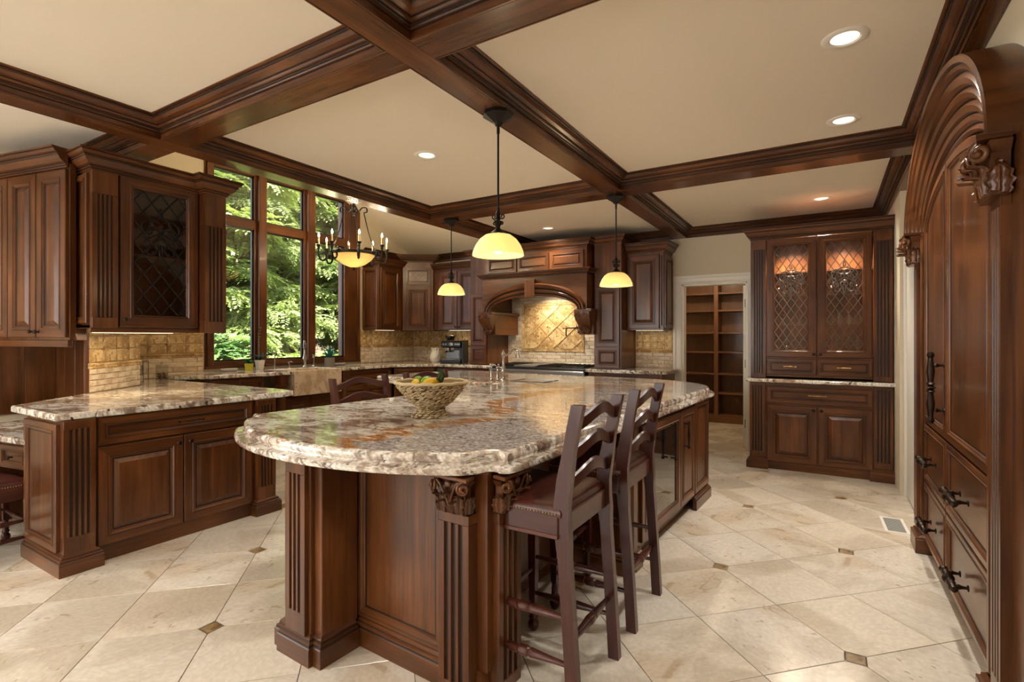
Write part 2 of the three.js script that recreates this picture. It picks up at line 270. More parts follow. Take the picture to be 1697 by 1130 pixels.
// floor: a bed with travertine tiles laid diagonally; every second crossing carries a small brown square
{
  const floor = struct('floor');
  add('bed', bx(-6.6, 2.2, -.14, -.003, -9.6, 3.9, 0), M.floorGrout, floor);
  const S = .3235, O = [.105, -2.645], cut = .062, g = .0016, kinds = [];
  // a tile in local axes: side runs along the diagonals; the cut corner is the one at (0, 0)
  const a = S * Math.SQRT2, c = cut * Math.SQRT2 / 2 + .001;
  const out = [[c, g], [a - g, g], [a - g, a - g], [g, a - g], [g, c]];
  for (let k = 0; k < 8; k++) { const t = nest(out, [[0, -.012], [0, -.0012], [.0012, 0]], true, 'plan'); const uv = t.attributes.uv; const du = rnd() * 9, dv = rnd() * 9; for (let i = 0; i < uv.count; i++) uv.setXY(i, uv.getX(i) + du, uv.getY(i) + dv); t.rotateX(-PI / 2); kinds.push(t); }
  const dot = nest([[-cut, 0], [0, -cut], [cut, 0], [0, cut]].map(([x, y]) => [(x - y) * .7071 * .97, (x + y) * .7071 * .97]), [[0, -.012], [0, -.001], [.001, 0]], true, 'plan').rotateX(-PI / 2);
  const rest = [], e1 = [S, S], e2 = [S, -S];
  for (let i = -24; i < 24; i++) for (let j = -24; j < 24; j++) {
    // tile spans crossings (i, j) .. (i+1, j+1); its even-even crossing is the cut one
    const x = O[0] + (i + .5) * e1[0] + (j + .5) * e2[0], z = O[1] + (i + .5) * e1[1] + (j + .5) * e2[1];
    if (x < -6.1 || x > 1.5 || z < -9.3 || z > 3.5) continue;
    if (x < -2.6 && z < -7.1) continue;
    const ie = ((i % 2) + 2) % 2, je = ((j % 2) + 2) % 2, ci = ie ? i + 1 : i, cj = je ? j + 1 : j;
    const cx = O[0] + ci * e1[0] + cj * e2[0], cz = O[1] + ci * e1[1] + cj * e2[1];
    // local diagonal axis (1,1)/sqrt2 of the outline points from the cut corner to the tile's middle
    const ang = Math.atan2(-(z - cz), x - cx) - PI / 4, k = Math.floor(rnd() * 8), m = Math.floor(rnd() * 4);
    const near = z < .35 && x > -4.6 && x < .75 && !(x < -3.95 && z < -1.3) && !(x > .45 && z > -4.2) && !(x < -1.1 && x > -2.1 && z < -2 && z > -4.4) && !(z < -6.9 && (x < -2.1 || x > -.5));
    if (near) { const t = add('tile', kinds[k], M.floor[m], floor); t.position.set(cx, 0, cz); t.rotation.y = ang; } else rest.push(kinds[k].clone().rotateY(ang).translate(cx, 0, cz));
    if (ie === 0 && je === 0) { if (near) { const d = add('inset_square', dot, M.insert, floor); d.position.set(cx, 0, cz); } else rest.push(dot.clone().translate(cx, 0, cz)); }
  }
  const r = add('tile', rest, M.floor[0], floor); r.userData.kind = 'stuff';
}
// ceilings and walls, all with thickness
const solid = (name, boxes, mat) => { const m = add(name, boxes.map((b) => bx(...b, 0)), mat); m.userData.kind = 'structure'; return m; };
solid('ceiling', [[-3.8, 2.0, CH, 2.95, -7.0, 3.8], [-6.5, -3.8, CH, 2.95, -1.75, 3.8], [-2.7, -.4, 2.6, 2.75, -9.3, -6.99]], M.ceiling);
{ // the window bay's ceiling: rises from the far wall, then lies flat and high
  const g = tri([]); const P = [], x0 = -6.35, x1 = -3.7, t = .15, Z = [[-7.0, 2.77], [-6.87, 2.77], [-4.9, 3.62], [-1.6, 3.62]];
  const ring = (x) => [...Z.map(([z, y]) => [x, y, z]), ...Z.slice().reverse().map(([z, y]) => [x, y + t, z])];
  const a = ring(x0), b = ring(x1), n = a.length; for (let i = 0; i < n; i++) { const j = (i + 1) % n; P.push(...a[i], ...a[j], ...b[j], ...a[i], ...b[j], ...b[i]); }
  add('ceiling', boxUV(tri(P)), M.ceiling).userData.kind = 'structure';
}
const WIN = { z0: -5.64, z1: -3.29, y0: 1.03, y1: 3.47 };
solid('wall_left', [[LX - .16, LX, 0, 3.7, -7.0, WIN.z0], [LX - .16, LX, 0, 3.7, WIN.z1, -1.6], [LX - .16, LX, 0, WIN.y0, WIN.z0, WIN.z1], [LX - .16, LX, WIN.y1, 3.7, WIN.z0, WIN.z1]], M.wall);
const DOOR = { x0: -1.6, x1: -.825, y: 2.055 };
solid('wall_far', [[-6.36, DOOR.x0, 0, 2.9, FZ - .13, FZ], [DOOR.x1, .75, 0, 2.9, FZ - .13, FZ], [DOOR.x0, DOOR.x1, DOOR.y, 2.9, FZ - .13, FZ]], M.wall);
solid('wall_right', [[RX - .055, RX, 0, 2.66, -6.95, -5.63]], M.wall); solid('wall_right', [[RX, RX + .14, 0, 2.9, -6.95, -2.22]], M.wall); solid('wall_right', [[RX + .14, 2.0, 0, 2.9, -2.36, -2.22]], M.wall); solid('wall_right', [[1.7, 1.85, 0, 2.9, -2.3, 3.8]], M.wall);
solid('wall_header', [[-3.85, -3.72, CH, 3.7, -6.95, -1.62], [-6.35, -3.72, CH, 3.7, -1.75, -1.62]], M.wall);
solid('wall_alcove', [[-6.35, -5.13, 0, CH + .02, -1.87, -1.76]], M.wall);
solid('wall_left', [[-5.70, -5.57, 0, 2.9, -1.8, .3], [-5.70, -5.57, 0, .85, .3, 3.2], [-5.70, -5.57, 2.45, 2.9, .3, 3.2], [-5.70, -5.57, .85, 2.45, 1.6, 1.9], [-5.70, -5.57, 0, 2.9, 3.2, 3.8]], M.wall);
{ // the wall behind the camera; its unseen windows are added for fill light
  const b = [], xs = [-5.5, ...ADDED_NEAR_WIN.flatMap(([x, w]) => [x - w / 2, x + w / 2]), 1.85];
  for (let i = 0; i < xs.length; i += 2) b.push([xs[i], xs[i + 1], 0, 2.9, NEAR_Z, NEAR_Z + .16]);
  for (const [x, w] of ADDED_NEAR_WIN) b.push([x - w / 2, x + w / 2, 0, .28, NEAR_Z, NEAR_Z + .16], [x - w / 2, x + w / 2, 2.42, 2.9, NEAR_Z, NEAR_Z + .16]);
  solid('wall_near', b, M.wall);
  ADDED_SIDE_WIN.forEach(([z, w], i) => {  // unseen side windows, added for the light they throw on the ceiling
    const s = struct('window_' + (4 + i)), a = z - w / 2, b = z + w / 2, x0 = SIDE_X - .11, x1 = SIDE_X - .03;
    add('added_window_frame', [bx(x0, x1, .85, 2.45, a, a + .06), bx(x0, x1, .85, 2.45, b - .06, b), bx(x0, x1, .85, .92, a + .06, b - .06), bx(x0, x1, 2.38, 2.45, a + .06, b - .06)], M.beam, s);
    add('pane', bx(SIDE_X - .073, SIDE_X - .067, .9, 2.4, a + .05, b - .05, 0), M.pane, s);
  });
  for (const [x, w] of ADDED_NEAR_WIN) {
    const s = struct('window_' + (2 + ADDED_NEAR_WIN.findIndex((q) => q[0] === x)));
    const x0 = x - w / 2, x1 = x + w / 2, z0 = NEAR_Z + .03, z1 = NEAR_Z + .12;
    add('added_window_frame', [bx(x0, x0 + .07, .28, 2.42, z0, z1), bx(x1 - .07, x1, .28, 2.42, z0, z1), bx(x0 + .07, x1 - .07, .28, .36, z0, z1), bx(x0 + .07, x1 - .07, 2.34, 2.42, z0, z1), bx(x - .025, x + .025, .36, 2.34, z0, z1)], M.beam, s);
    add('pane', bx(x0 + .06, x1 - .06, .34, 2.36, NEAR_Z + .072, NEAR_Z + .078, 0), M.pane, s);
  }
}
solid('wall_pantry', [[-2.62, -2.5, 0, 2.7, -9.25, -6.99], [-.62, -.5, 0, 2.7, -9.25, -6.99], [-2.62, -.5, 0, 2.7, -9.3, -9.18]], M.wall);

// a moulding with dark glaze left in its quirks
function mould(name, prof, path, mat, parent, closed = false, w = .004) {
  const m = add(name, sweep(prof, path, closed), mat, parent), gl = [];
  for (let i = 1; i + 1 < prof.length; i++) {
    const [a, b, c] = [prof[i - 1], prof[i], prof[i + 1]], u = [b[0] - a[0], b[1] - a[1]], v = [c[0] - b[0], c[1] - b[1]], lu = Math.hypot(...u), lv = Math.hypot(...v); if (u[0] * v[1] - u[1] * v[0] > -.35 * lu * lv) continue;
    const ka = Math.min(1, w / lu), kc = Math.min(1, w / lv), e = .0008; gl.push(sweep([[b[0] - u[0] * ka + e, b[1] - u[1] * ka - e * .5], [b[0] + e, b[1] - e], [b[0] + v[0] * kc + e, b[1] + v[1] * kc - e]], path, closed, false));
  }
  if (gl.length) add('glaze', gl, M.glaze, m);
  return m;
}
// coffered ceiling: beams and the crown moulding of every bay
const CROWN = [[0, 0], [.007, 0], [.007, .008], [0, .012], [0, .044], [.010, .047], [.014, .053], [.020, .055], [.020, .062], [.030, .066], [.036, .073], [.036, .079], [.047, .083], [.060, .088], [.072, .098], [.078, .104], [.084, .106], [.084, .112], [.102, .115], [.102, .12]].map(([o, y]) => [o + .0015, y + BB]);
{
  const beam = (b, grain) => { const m = add('trim_1', bx(...b, .003, grain), M.beam); m.name = nm('ceiling_beam'); m.userData.kind = 'structure'; return m; };
  beam([-1.69, -1.544, BB, CH, FZ, NEAR_Z], 'z'); beam([-3.85, -3.697, BB, CH, FZ, NEAR_Z], 'z'); beam([.525, RX, BB, CH, FZ, NEAR_Z], 'z');
  beam([-3.697, -1.69, BB, CH, -1.85, -1.69], 'x'); beam([-1.544, .525, BB, CH, -1.85, -1.69], 'x'); beam([-5.57, -3.85, BB, CH, -1.85, -1.69], 'x');
  beam([-3.697, -1.69, BB, CH, -4.54, -4.36], 'x'); beam([-1.544, .525, BB, CH, -4.54, -4.36], 'x');
  beam([-3.697, -1.69, BB, CH, .9, 1.06], 'x'); beam([-1.544, .525, BB, CH, .9, 1.06], 'x'); beam([-5.57, -3.85, BB, CH, .9, 1.06], 'x'); beam([RX, 1.7, BB, CH, -2.70, -2.5], 'x');
  const bay = (x0, x1, z0, z1) => { const m = mould('crown_moulding', CROWN, [[x0, z0], [x0, z1], [x1, z1], [x1, z0]], M.beam, scene, true); m.userData.kind = 'structure'; };
  const xs = [[-3.697, -1.69], [-1.544, .525]], zs = [[FZ, -4.54], [-4.36, -1.85], [-1.69, .9], [1.06, NEAR_Z]];
  for (const [a, b] of xs) for (const [c, d] of zs) bay(a, b, c, d);
  bay(-5.57, -3.85, -1.69, .9); bay(-5.57, -3.85, 1.06, NEAR_Z); bay(RX, 1.7, -2.215, .9);
  mould('crown_moulding', CROWN, [[-3.85, FZ], [LX, FZ], [LX, WIN.z0 - .02]], M.beam, scene).userData.kind = 'structure';
}
// the big kitchen window: three columns, a row of short panes above a row of tall ones
{
  const w = struct('window_1'), x0 = LX - .07, x1 = LX + .015, cols = [[-3.29, -3.40], [-3.907, -4.072], [-4.633, -4.811], [-5.336, -5.64]];
  const T = [2.735, 2.85], y0 = WIN.y0, y1 = WIN.y1;
  cols.forEach(([a, b], i) => add(i % 3 ? 'mullion' : 'jamb', i % 3 ? [bx(x0, x1 + .05, y0, y1, b + .03, a - .03), bx(x0, x1 - .002, y0, y1, b, a)] : [bx(LX - .13, x1, y0, y1, b, a), bx(x1 - .01, x1 + .02, y0, y1, i ? b + .02 : a - .05, i ? b + .07 : a - .02)], M.wood, w));
  for (let i = 0; i < 3; i++) {
    const za = cols[i][1], zb = cols[i + 1][0], m = (ya, yb) => rect(0, za - zb, ya, yb);
    add('transom', bx(x0, x1, T[0], T[1], zb, za, .003, 'z'), M.wood, w);
    add('rail', [bx(x0, x1, y0, y0 + .055, zb, za, .003, 'z'), bx(x0, x1, y1 - .06, y1, zb, za, .003, 'z')], M.wood, w);
    for (const [ya, yb] of [[y0 + .055, T[0]], [T[1], y1 - .06]]) {
      const f = nest(m(ya, yb), [[0, .03], [.018, .03], [.018, .0]], false).rotateY(PI / 2).translate(LX - .05, 0, za);
      add('sash', f, M.black, w);
      add('pane', bx(LX - .048, LX - .043, ya + .01, yb - .01, zb + .01, za - .01, 0), M.clear, w);
    }
  }
  // thin pale liner of the opening
  add('window_sill', bx(LX - .16, LX + .03, y0 - .03, y0, WIN.z0, WIN.z1, .003, 'z'), M.wood, w);
}
// pantry doorway: white casing, jambs and hinges; the door leaf stands open into the pantry
{
  const d = struct('door_1'), z = FZ, cas = [[0, 0], [0, .014], [.012, .018], [.03, .014], [.07, .016], [.085, .026], [.108, .026], [.108, 0]];
  const prof = cas.map(([o, h]) => [o, h]);
  // the casing follows the opening in the wall's plane: sweep in x, y then stand it up
  const path = [[DOOR.x1, 0], [DOOR.x1, -DOOR.y], [DOOR.x0, -DOOR.y], [DOOR.x0, 0]].map(([x, y]) => [x, y]);
  const g = sweep(prof.map(([o, h]) => [-o, h]), path).rotateX(PI / 2); // x, y(h), z(-height) -> x, height, h
  const p = g.attributes.position; for (let i = 0; i < p.count; i++) p.setXYZ(i, p.getX(i), Math.abs(p.getY(i)), z + Math.abs(p.getZ(i))); g.computeVertexNormals();
  add('casing', g, M.white, d);
  add('jamb', [bx(DOOR.x0 - .002, DOOR.x0 + .022, 0, DOOR.y, z - .13, z), bx(DOOR.x1 - .022, DOOR.x1 + .002, 0, DOOR.y, z - .13, z), bx(DOOR.x0, DOOR.x1, DOOR.y - .022, DOOR.y, z - .13, z)], M.white, d);
  for (const y of [.27, 1.0, 1.74]) add('hinge', bx(DOOR.x1 - .03, DOOR.x1 - .021, y, y + .1, z - .05, z - .004), M.black, d);
  const leaf = add('door_leaf', bx(DOOR.x1 - .065, DOOR.x1 - .025, .012, 2.02, z - .88, z - .135), M.white, d);
  add('door_handle', [cyl(.012, .012, .05, 0, 0, 0).rotateZ(PI / 2).translate(DOOR.x1 - .065, 1.0, z - .81), ball(.028, DOOR.x1 - .125, 1.0, z - .81)], M.bronze, d);
}
// white casing of an opening in the wall on the right, between the hutch and the tall arched cabinet
{
  const t = struct('trim_1');
  add('casing', [bx(RX - .03, RX + .001, 0, 2.1, -5.629, -5.57), bx(RX - .03, RX + .001, 0, 2.1, -4.62, -4.51), bx(RX - .03, RX + .001, 2.0, 2.1, -5.57, -4.62, .003, 'z')], M.white, t);
  add('panel', bx(RX - .012, RX + .001, .01, 2.0, -5.56, -4.63), M.white, t);
}
// ---------------------------------------------------------------- joinery: local axes, front at z = 0, x along the face, y up
const DT = .022;
function knob(parent, x, y, z, mat = M.bronze) { const g = lathe([[0, 0], [.009, 0], [.009, .003], [.005, .008], [.006, .014], [.013, .018], [.015, .023], [.011, .028], [0, .03]], 14).rotateX(PI / 2).translate(x, y, z); return add('knob', g, mat, parent); }
// slim bar pull with turned ends, lying along x or y
function pull(parent, x, y, z, len, dir = 'x', mat = M.bronze, r = .006) {
  const h = len / 2, prof = [[0, -h], [r * 1.3, -h + .002], [r * 1.5, -h + .012], [r * .8, -h + .022], [r * .75, -h * .6], [r * 1.15, -h * .18], [r * 1.5, 0], [r * 1.15, h * .18], [r * .75, h * .6], [r * .8, h - .022], [r * 1.5, h - .012], [r * 1.3, h - .002], [0, h]];
  const bar = lathe(prof, 10), legs = [-1, 1].map((s) => cyl(r * .9, r * .7, .034, 0, 0, 0, 8).rotateX(PI / 2).translate(0, s * (h - .017), -.034));
  const g = [bar, ...legs].map((q) => { if (dir === 'x') q.rotateZ(PI / 2); return q.translate(x, y, z + .034); });
  return add('handle', g, mat, parent);
}
// raised-panel leaf: the frame is the part, panel and knob are its pieces. o: k scale of the mouldings, knob [x, y], pull, glass
function leaf(parent, name, x, y, w, h, o = {}) {
  const k = o.k ?? Math.min(1, w / .26, h / .26), z = o.z ?? 0, mat = o.mat ?? M.wood, pts = o.pts ?? rect(x, x + w, y, y + h), f = o.frame ?? .052;
  const fs = [[0, z + .001], [0, z + DT - .004], [.004, z + DT], [f * k, z + DT], [f * k + .003 * k, z + DT + .004], [f * k + .01 * k, z + DT + .004], [f * k + .016 * k, z + DT - .003], [f * k + .022 * k, z + DT - .003], [f * k + .027 * k, z + DT - .011]];
  const e = fs[fs.length - 1][0];
  const d = add(name, nest(pts, fs, false), mat, parent);
  if (o.glass) { o.glass(d, x + e, y + e, w - 2 * e, h - 2 * e, z + DT - .012); } else {
    const ps = o.plain ? [[e, z + DT - .011]] : [[e, z + DT - .011], [e + .006 * k, z + DT - .011], [e + .03 * k, z + DT - .001], [e + .034 * k, z + DT + .0005]];
    const pn = o.plain ? nest(inset(pts, e), [[0, z + DT - .0111], [.001, z + DT - .011]], true, o.grain ?? 'y') : nest(pts, ps, true, o.grain ?? (w > h * 1.6 ? 'x' : 'y'));
    add('panel', pn, o.panelMat ?? mat, d);
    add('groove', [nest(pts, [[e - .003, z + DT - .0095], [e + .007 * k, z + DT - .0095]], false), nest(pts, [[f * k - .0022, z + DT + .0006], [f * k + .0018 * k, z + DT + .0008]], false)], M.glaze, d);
  }
  if (o.knob) knob(d, o.knob[0], o.knob[1], z + DT);
  if (o.pull) pull(d, ...o.pull);
  return d;
}
// fluted pilaster: plinth and cap blocks with a grooved shaft between
function pilaster(parent, x, y0, y1, w, d, o = {}) {
  const n = o.n ?? 4, m = o.m ?? .02, z = o.z ?? 0, fy0 = y0 + (o.b ?? .06), fy1 = y1 - (o.t ?? .06), fw = (w - 2 * m) / (n * 1.6 - .6), gd = Math.min(.016, fw * .7);
  const sec = [[x, z]]; sec.push([x + w, z], [x + w, z + d]);
  for (let i = n - 1; i >= 0; i--) { const c = x + m + fw * (.5 + i * 1.6); for (const [a, b] of [[.5, 0], [.36, .7], [0, 1], [-.36, .7], [-.5, 0]]) sec.push([c + fw * a, z + d - gd * b]); }
  sec.push([x, z + d]);
  const plan = (a, b) => flat(sec, [[0, a], [0, b]], true, true);
  const p = add(o.name ?? 'pilaster', [boxUV(plan(fy0, fy1), 'y'), bx(x, x + w, y0, fy0, z, z + d, .002, 'y'), bx(x, x + w, fy1, y1, z, z + d, .002, 'y')], o.mat ?? M.wood, parent);
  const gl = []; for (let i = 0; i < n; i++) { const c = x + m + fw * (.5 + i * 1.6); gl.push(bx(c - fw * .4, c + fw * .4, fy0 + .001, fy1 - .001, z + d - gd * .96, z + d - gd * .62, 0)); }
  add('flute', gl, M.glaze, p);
  return p;
}
const PLINTH = [[0, 0], [.03, 0], [.03, .075], [.024, .082], [.024, .09], [.014, .096], [.014, .106], [.004, .114], [0, .118]];
const CAB_CROWN = [[0, 0], [.008, 0], [.008, .012], [.014, .016], [.014, .026], [.03, .034], [.045, .05], [.054, .07], [.058, .074], [.058, .082], [.07, .088], [.078, .1], [.078, .108], [.086, .112], [.086, .12], [0, .12]];
const upProf = (p, y, k = 1, j = k) => p.map(([o, h]) => [o * k, y + h * j]);
// C-scroll and leaf pieces for carved work
const spiral = (cx, cy, r0, turns, a0, s = 1, z = 0, zr = 0) => [...Array(22).keys()].map((i) => { const t = i / 21, a = a0 + s * t * turns * 2 * PI, r = r0 * (1 - t * .82); return [cx + r * Math.cos(a), cy + r * Math.sin(a), z + zr * t]; });
function acanthus(w, h, curl, lobes = 4) { // leaf standing up, tip curling to +z
  const rings = [], nu = 10, nv = 12;
  for (let j = 0; j <= nv; j++) {
    const v = j / nv, half = w / 2 * (.55 + .45 * Math.sin(PI * Math.min(1, v * 1.15 + .12))) * (1 - .5 * Math.max(0, v - .72) / .28) * (1 + .16 * Math.sin(v * lobes * 2 * PI));
    const a = Math.max(0, v - .55) / .45, y = h * (v - a * a * .22), z = curl * (a * a) + .006 * Math.sin(v * PI); const row = [];
    for (let i = 0; i <= nu; i++) { const u = i / nu * 2 - 1; row.push([u * half, y - Math.abs(u) * h * .05, z + .009 * (1 - Math.abs(u)) + .003 * Math.cos(u * PI * 4)]); }
    rings.push([...row, ...row.slice().reverse().map(([a2, b2, c2]) => [a2 * .94, b2 - (.003 + .07 * w) * a, c2 - (.005 + w * .06) * (1 - a * .8)])]);
  }
  return loft(rings, true, true, 1.0);
}
// carved capital on a face: bell, three leaves, two volutes and an abacus; origin at its foot, centred in x
function capital(parent, x, y, z, w, h, d, mat = M.wood) {
  const g = [], q = h;
  g.push(boxUV(loft([[0, 1.0], [.06, 1.12], [.1, 1.0], [.7, 1.08], [.88, 1.4]].map(([t, k]) => { const a = w / 2 * k, e = d * (.35 + .3 * k); return [[-a, t * q, 0], [a, t * q, 0], [a, t * q, e], [-a, t * q, e]].map((p) => [p[0], p[1], p[2]]).reverse(); }), true, true, .3)));
  for (const [u, k, s] of [[0, .55, 1], [-.62, .46, .92], [.62, .46, .92], [-.33, .36, .62], [.33, .36, .62]]) g.push(acanthus(w * k, q * .72 * s, d * .8).rotateY(u * .5).translate(u * w * .5, q * .06, d * .66));
  for (const s of [-1, 1]) {
    g.push(tube(spiral(0, 0, q * .15, 1.7, PI / 2, s, 0, .02), q * .05, 30, 7).rotateY(s * .75).translate(s * w * .52, q * .72, d * .95), ball(q * .05, s * w * .54, q * .72, d * 1.1));
    g.push(tube([[0, q * .2, d * .8], [s * w * .16, q * .55, d * 1.02], [s * w * .36, q * .84, d * 1.1], [s * w * .54, q * .88, d * 1.04]], q * .04, 12, 7));
    g.push(at(acanthus(w * .42, q * .62, d * .7), s * w * .52, q * .05, d * .35, s * 1.3));
  }
  g.push(ball(q * .09, 0, q * .8, d * 1.05, 1.3, 1, .7, 10));
  const ab = [[-w * .66, 0], [w * .66, 0], [w * .74, d * 1.25], [w * .3, d * 1.1], [0, d * 1.2], [-w * .3, d * 1.1], [-w * .74, d * 1.25]];
  g.push(prism(ab, q * .9, q, .003, 'x'));
  return add('capital', g.map((t) => ni(t).translate(x, y, z)), mat, parent);
}
// leaded light: bevelled diamond panes between lead cames, with a scrolled ornament in the upper half
function clipRect(poly, x0, x1, y0, y1) {
  for (const [ax, lim, s] of [[0, x0, 1], [0, x1, -1], [1, y0, 1], [1, y1, -1]]) {
    const out = []; for (let i = 0; i < poly.length; i++) { const a = poly[i], b = poly[(i + 1) % poly.length], da = (a[ax] - lim) * s, db = (b[ax] - lim) * s; if (da >= 0) out.push(a); if (da * db < 0) { const t = da / (da - db); out.push([a[0] + (b[0] - a[0]) * t, a[1] + (b[1] - a[1]) * t]); } } poly = out; if (!poly.length) break;
  }
  return poly;
}
function leaded(nx, ny, lead = M.lead) {
  return (door, x, y, w, h, z) => {
    const dw = w / nx, dh = h / ny, came = [];
    for (let i = -1; i <= nx * 2; i++) for (let j = -1; j <= ny * 2; j++) {
      if ((i + j) & 1) continue;
      const cx = x + i * dw / 2, cy = y + j * dh / 2, q = clipRect([[cx - dw / 2, cy], [cx, cy - dh / 2], [cx + dw / 2, cy], [cx, cy + dh / 2]], x, x + w, y, y + h);
      if (q.length < 3 || Math.abs(THREE.ShapeUtils.area(q.map((p) => V2(...p)))) < dw * dh * .04) continue;
      add('glass_pane', nest(q, [[.002, z - .003], [.008, z]], true, 'plan'), M.leadGlass, door);
    }
    const r = .0036;
    const bar = (a, b) => { const l = Math.hypot(b[0] - a[0], b[1] - a[1]); came.push(bx(-l / 2, l / 2, -r, r, -.002, .003, .001).rotateZ(Math.atan2(b[1] - a[1], b[0] - a[0])).translate((a[0] + b[0]) / 2, (a[1] + b[1]) / 2, z)); };
    const sl = dh / dw;
    for (const s of [1, -1]) for (let c = -nx - ny - 2; c <= nx + ny + 2; c++) {
      // line through y = y0 + s * sl * (x - x0) + (c + .5) * dh
      const f = (X) => y + s * sl * (X - x) + (c + .5) * dh; let X0 = x, X1 = x + w;
      const lo = (y - y - (c + .5) * dh) / (s * sl) + x, hi = (h - (c + .5) * dh) / (s * sl) + x; X0 = Math.max(X0, Math.min(lo, hi)); X1 = Math.min(X1, Math.max(lo, hi)); if (X1 - X0 > .004) bar([X0, f(X0)], [X1, f(X1)]);
    }
    add('lead_came', came, lead, door);
    const cx = x + w / 2, cy = y + h * .66, k = w / .3, orn = [];
    const T = (p, th = .0052) => orn.push(tube(p.map(([a, b]) => [cx + a * k, cy + b * k, z + .003]), th * k, 22, 6));
    for (const s of [-1, 1]) {
      T([[0, .11], [s * .035, .10], [s * .05, .07], [s * .035, .045], [s * .012, .04], [0, .02]]); T([[0, .075], [s * .06, .095], [s * .105, .06], [s * .1, .015], [s * .07, -.005], [s * .05, .02], [s * .066, .038]]);
      T([[0, .03], [s * .045, .045], [s * .075, .02], [s * .07, -.02]]); T([[0, .01], [s * .06, -.02], [s * .095, -.05], [s * .075, -.085], [s * .045, -.07], [s * .055, -.045]]);
      T([[0, -.02], [s * .03, -.05], [s * .02, -.09], [s * .05, -.13], [s * .08, -.115], [s * .07, -.095]]); T([[s * .005, -.06], [s * .012, -.1], [0, -.15]]); T([[0, .11], [s * .01, .14], [0, .17]]);
    }
    add('scroll_ornament', orn, lead, door);
    const gem = []; for (const [a, b, q] of [[0, .05, .016], [-.052, .06, .012], [.052, .06, .012], [0, -.03, .014], [-.06, -.05, .012], [.06, -.05, .012], [0, -.1, .012], [-.03, .025, .01], [.03, .025, .01], [-.045, -.115, .01], [.045, -.115, .01]]) gem.push(ball(q * k, cx + a * k, cy + b * k, z + .001, 1, 1.3, .35, 8));
    add('bevel_gem', gem, M.clear, door);
  };
}
// stone splashback pieces on a face (local x, y; proud of z = 0); area rows of square tiles with cut corners, and running-bond bricks
const TILE_K = []; function tileGeo(w, h, t = .009, c = 0) { const key = [w, h, t, c].join(); let r = TILE_K.find((q) => q[0] === key); if (!r) { const P = c ? [[-w / 2 + c, -h / 2], [w / 2, -h / 2], [w / 2, h / 2], [-w / 2, h / 2], [-w / 2, -h / 2 + c]] : rect(-w / 2, w / 2, -h / 2, h / 2); const v = []; for (let i = 0; i < 4; i++) v.push(nest(P, [[0, 0], [0, t * .6], [Math.min(.005, w * .06), t]], true, 'plan')); TILE_K.push(r = [key, v]); } return r[1][Math.floor(rnd() * 4)]; }
function squares(parent, x0, x1, y0, y1, s, list = M.gold, dots = true, sy = s) {
  const nx = Math.max(1, Math.round((x1 - x0) / s)), ny = Math.max(1, Math.round((y1 - y0) / sy)), w = (x1 - x0) / nx, h = (y1 - y0) / ny, g = Math.min(.006, s * .06);
  for (let i = 0; i < nx; i++) for (let j = 0; j < ny; j++) { const m = add('tile', tileGeo(w - g, h - g), list[Math.floor(rnd() * list.length)], parent); m.position.set(x0 + (i + .5) * w, y0 + (j + .5) * h, rr(0, .002)); }
  if (dots) for (let i = 1; i < nx; i += 2) for (let j = 1; j < ny; j += 2) { const m = add('inset_square', nest([[-.016, 0], [0, -.016], [.016, 0], [0, .016]], [[0, 0], [0, .012], [.002, .0135]], true, 'plan'), M.insert, parent); m.position.set(x0 + i * w, y0 + j * h, 0); }
}
function bricks(parent, x0, x1, y0, y1, bw, bh, single = true) {
  const ny = Math.max(1, Math.round((y1 - y0) / bh)), h = (y1 - y0) / ny, mass = [];
  for (let j = 0; j < ny; j++) for (let x = x0 - (j % 2 ? bw / 2 : 0); x < x1 - .004; x += bw) {
    const a = Math.max(x, x0), b = Math.min(x + bw, x1); if (b - a < .012) continue; const w = Math.round((b - a) * 500) / 500;
    if (single) { const m = add('brick', tileGeo(w - .003, h - .003), M.pale[Math.floor(rnd() * 4)], parent); m.position.set((a + b) / 2, y0 + (j + .5) * h, rr(0, .002)); }
    else mass.push(tileGeo(w - .003, h - .003).clone().translate((a + b) / 2, y0 + (j + .5) * h, rr(0, .002)));
  }
  if (mass.length) add('brick', mass, M.pale[0], parent).userData.kind = 'stuff';
}
const RAIL = [[0, 0], [.012, 0], [.016, .006], [.012, .012], [.012, .02], [.022, .026], [.026, .034], [.02, .042], [0, .044]];
const stoneRail = (parent, x0, x1, y) => add('stone_rail', sweep(upProf(RAIL, y), [[x1, 0], [x0, 0]]).scale(1, 1, 1), M.gold[3], parent);
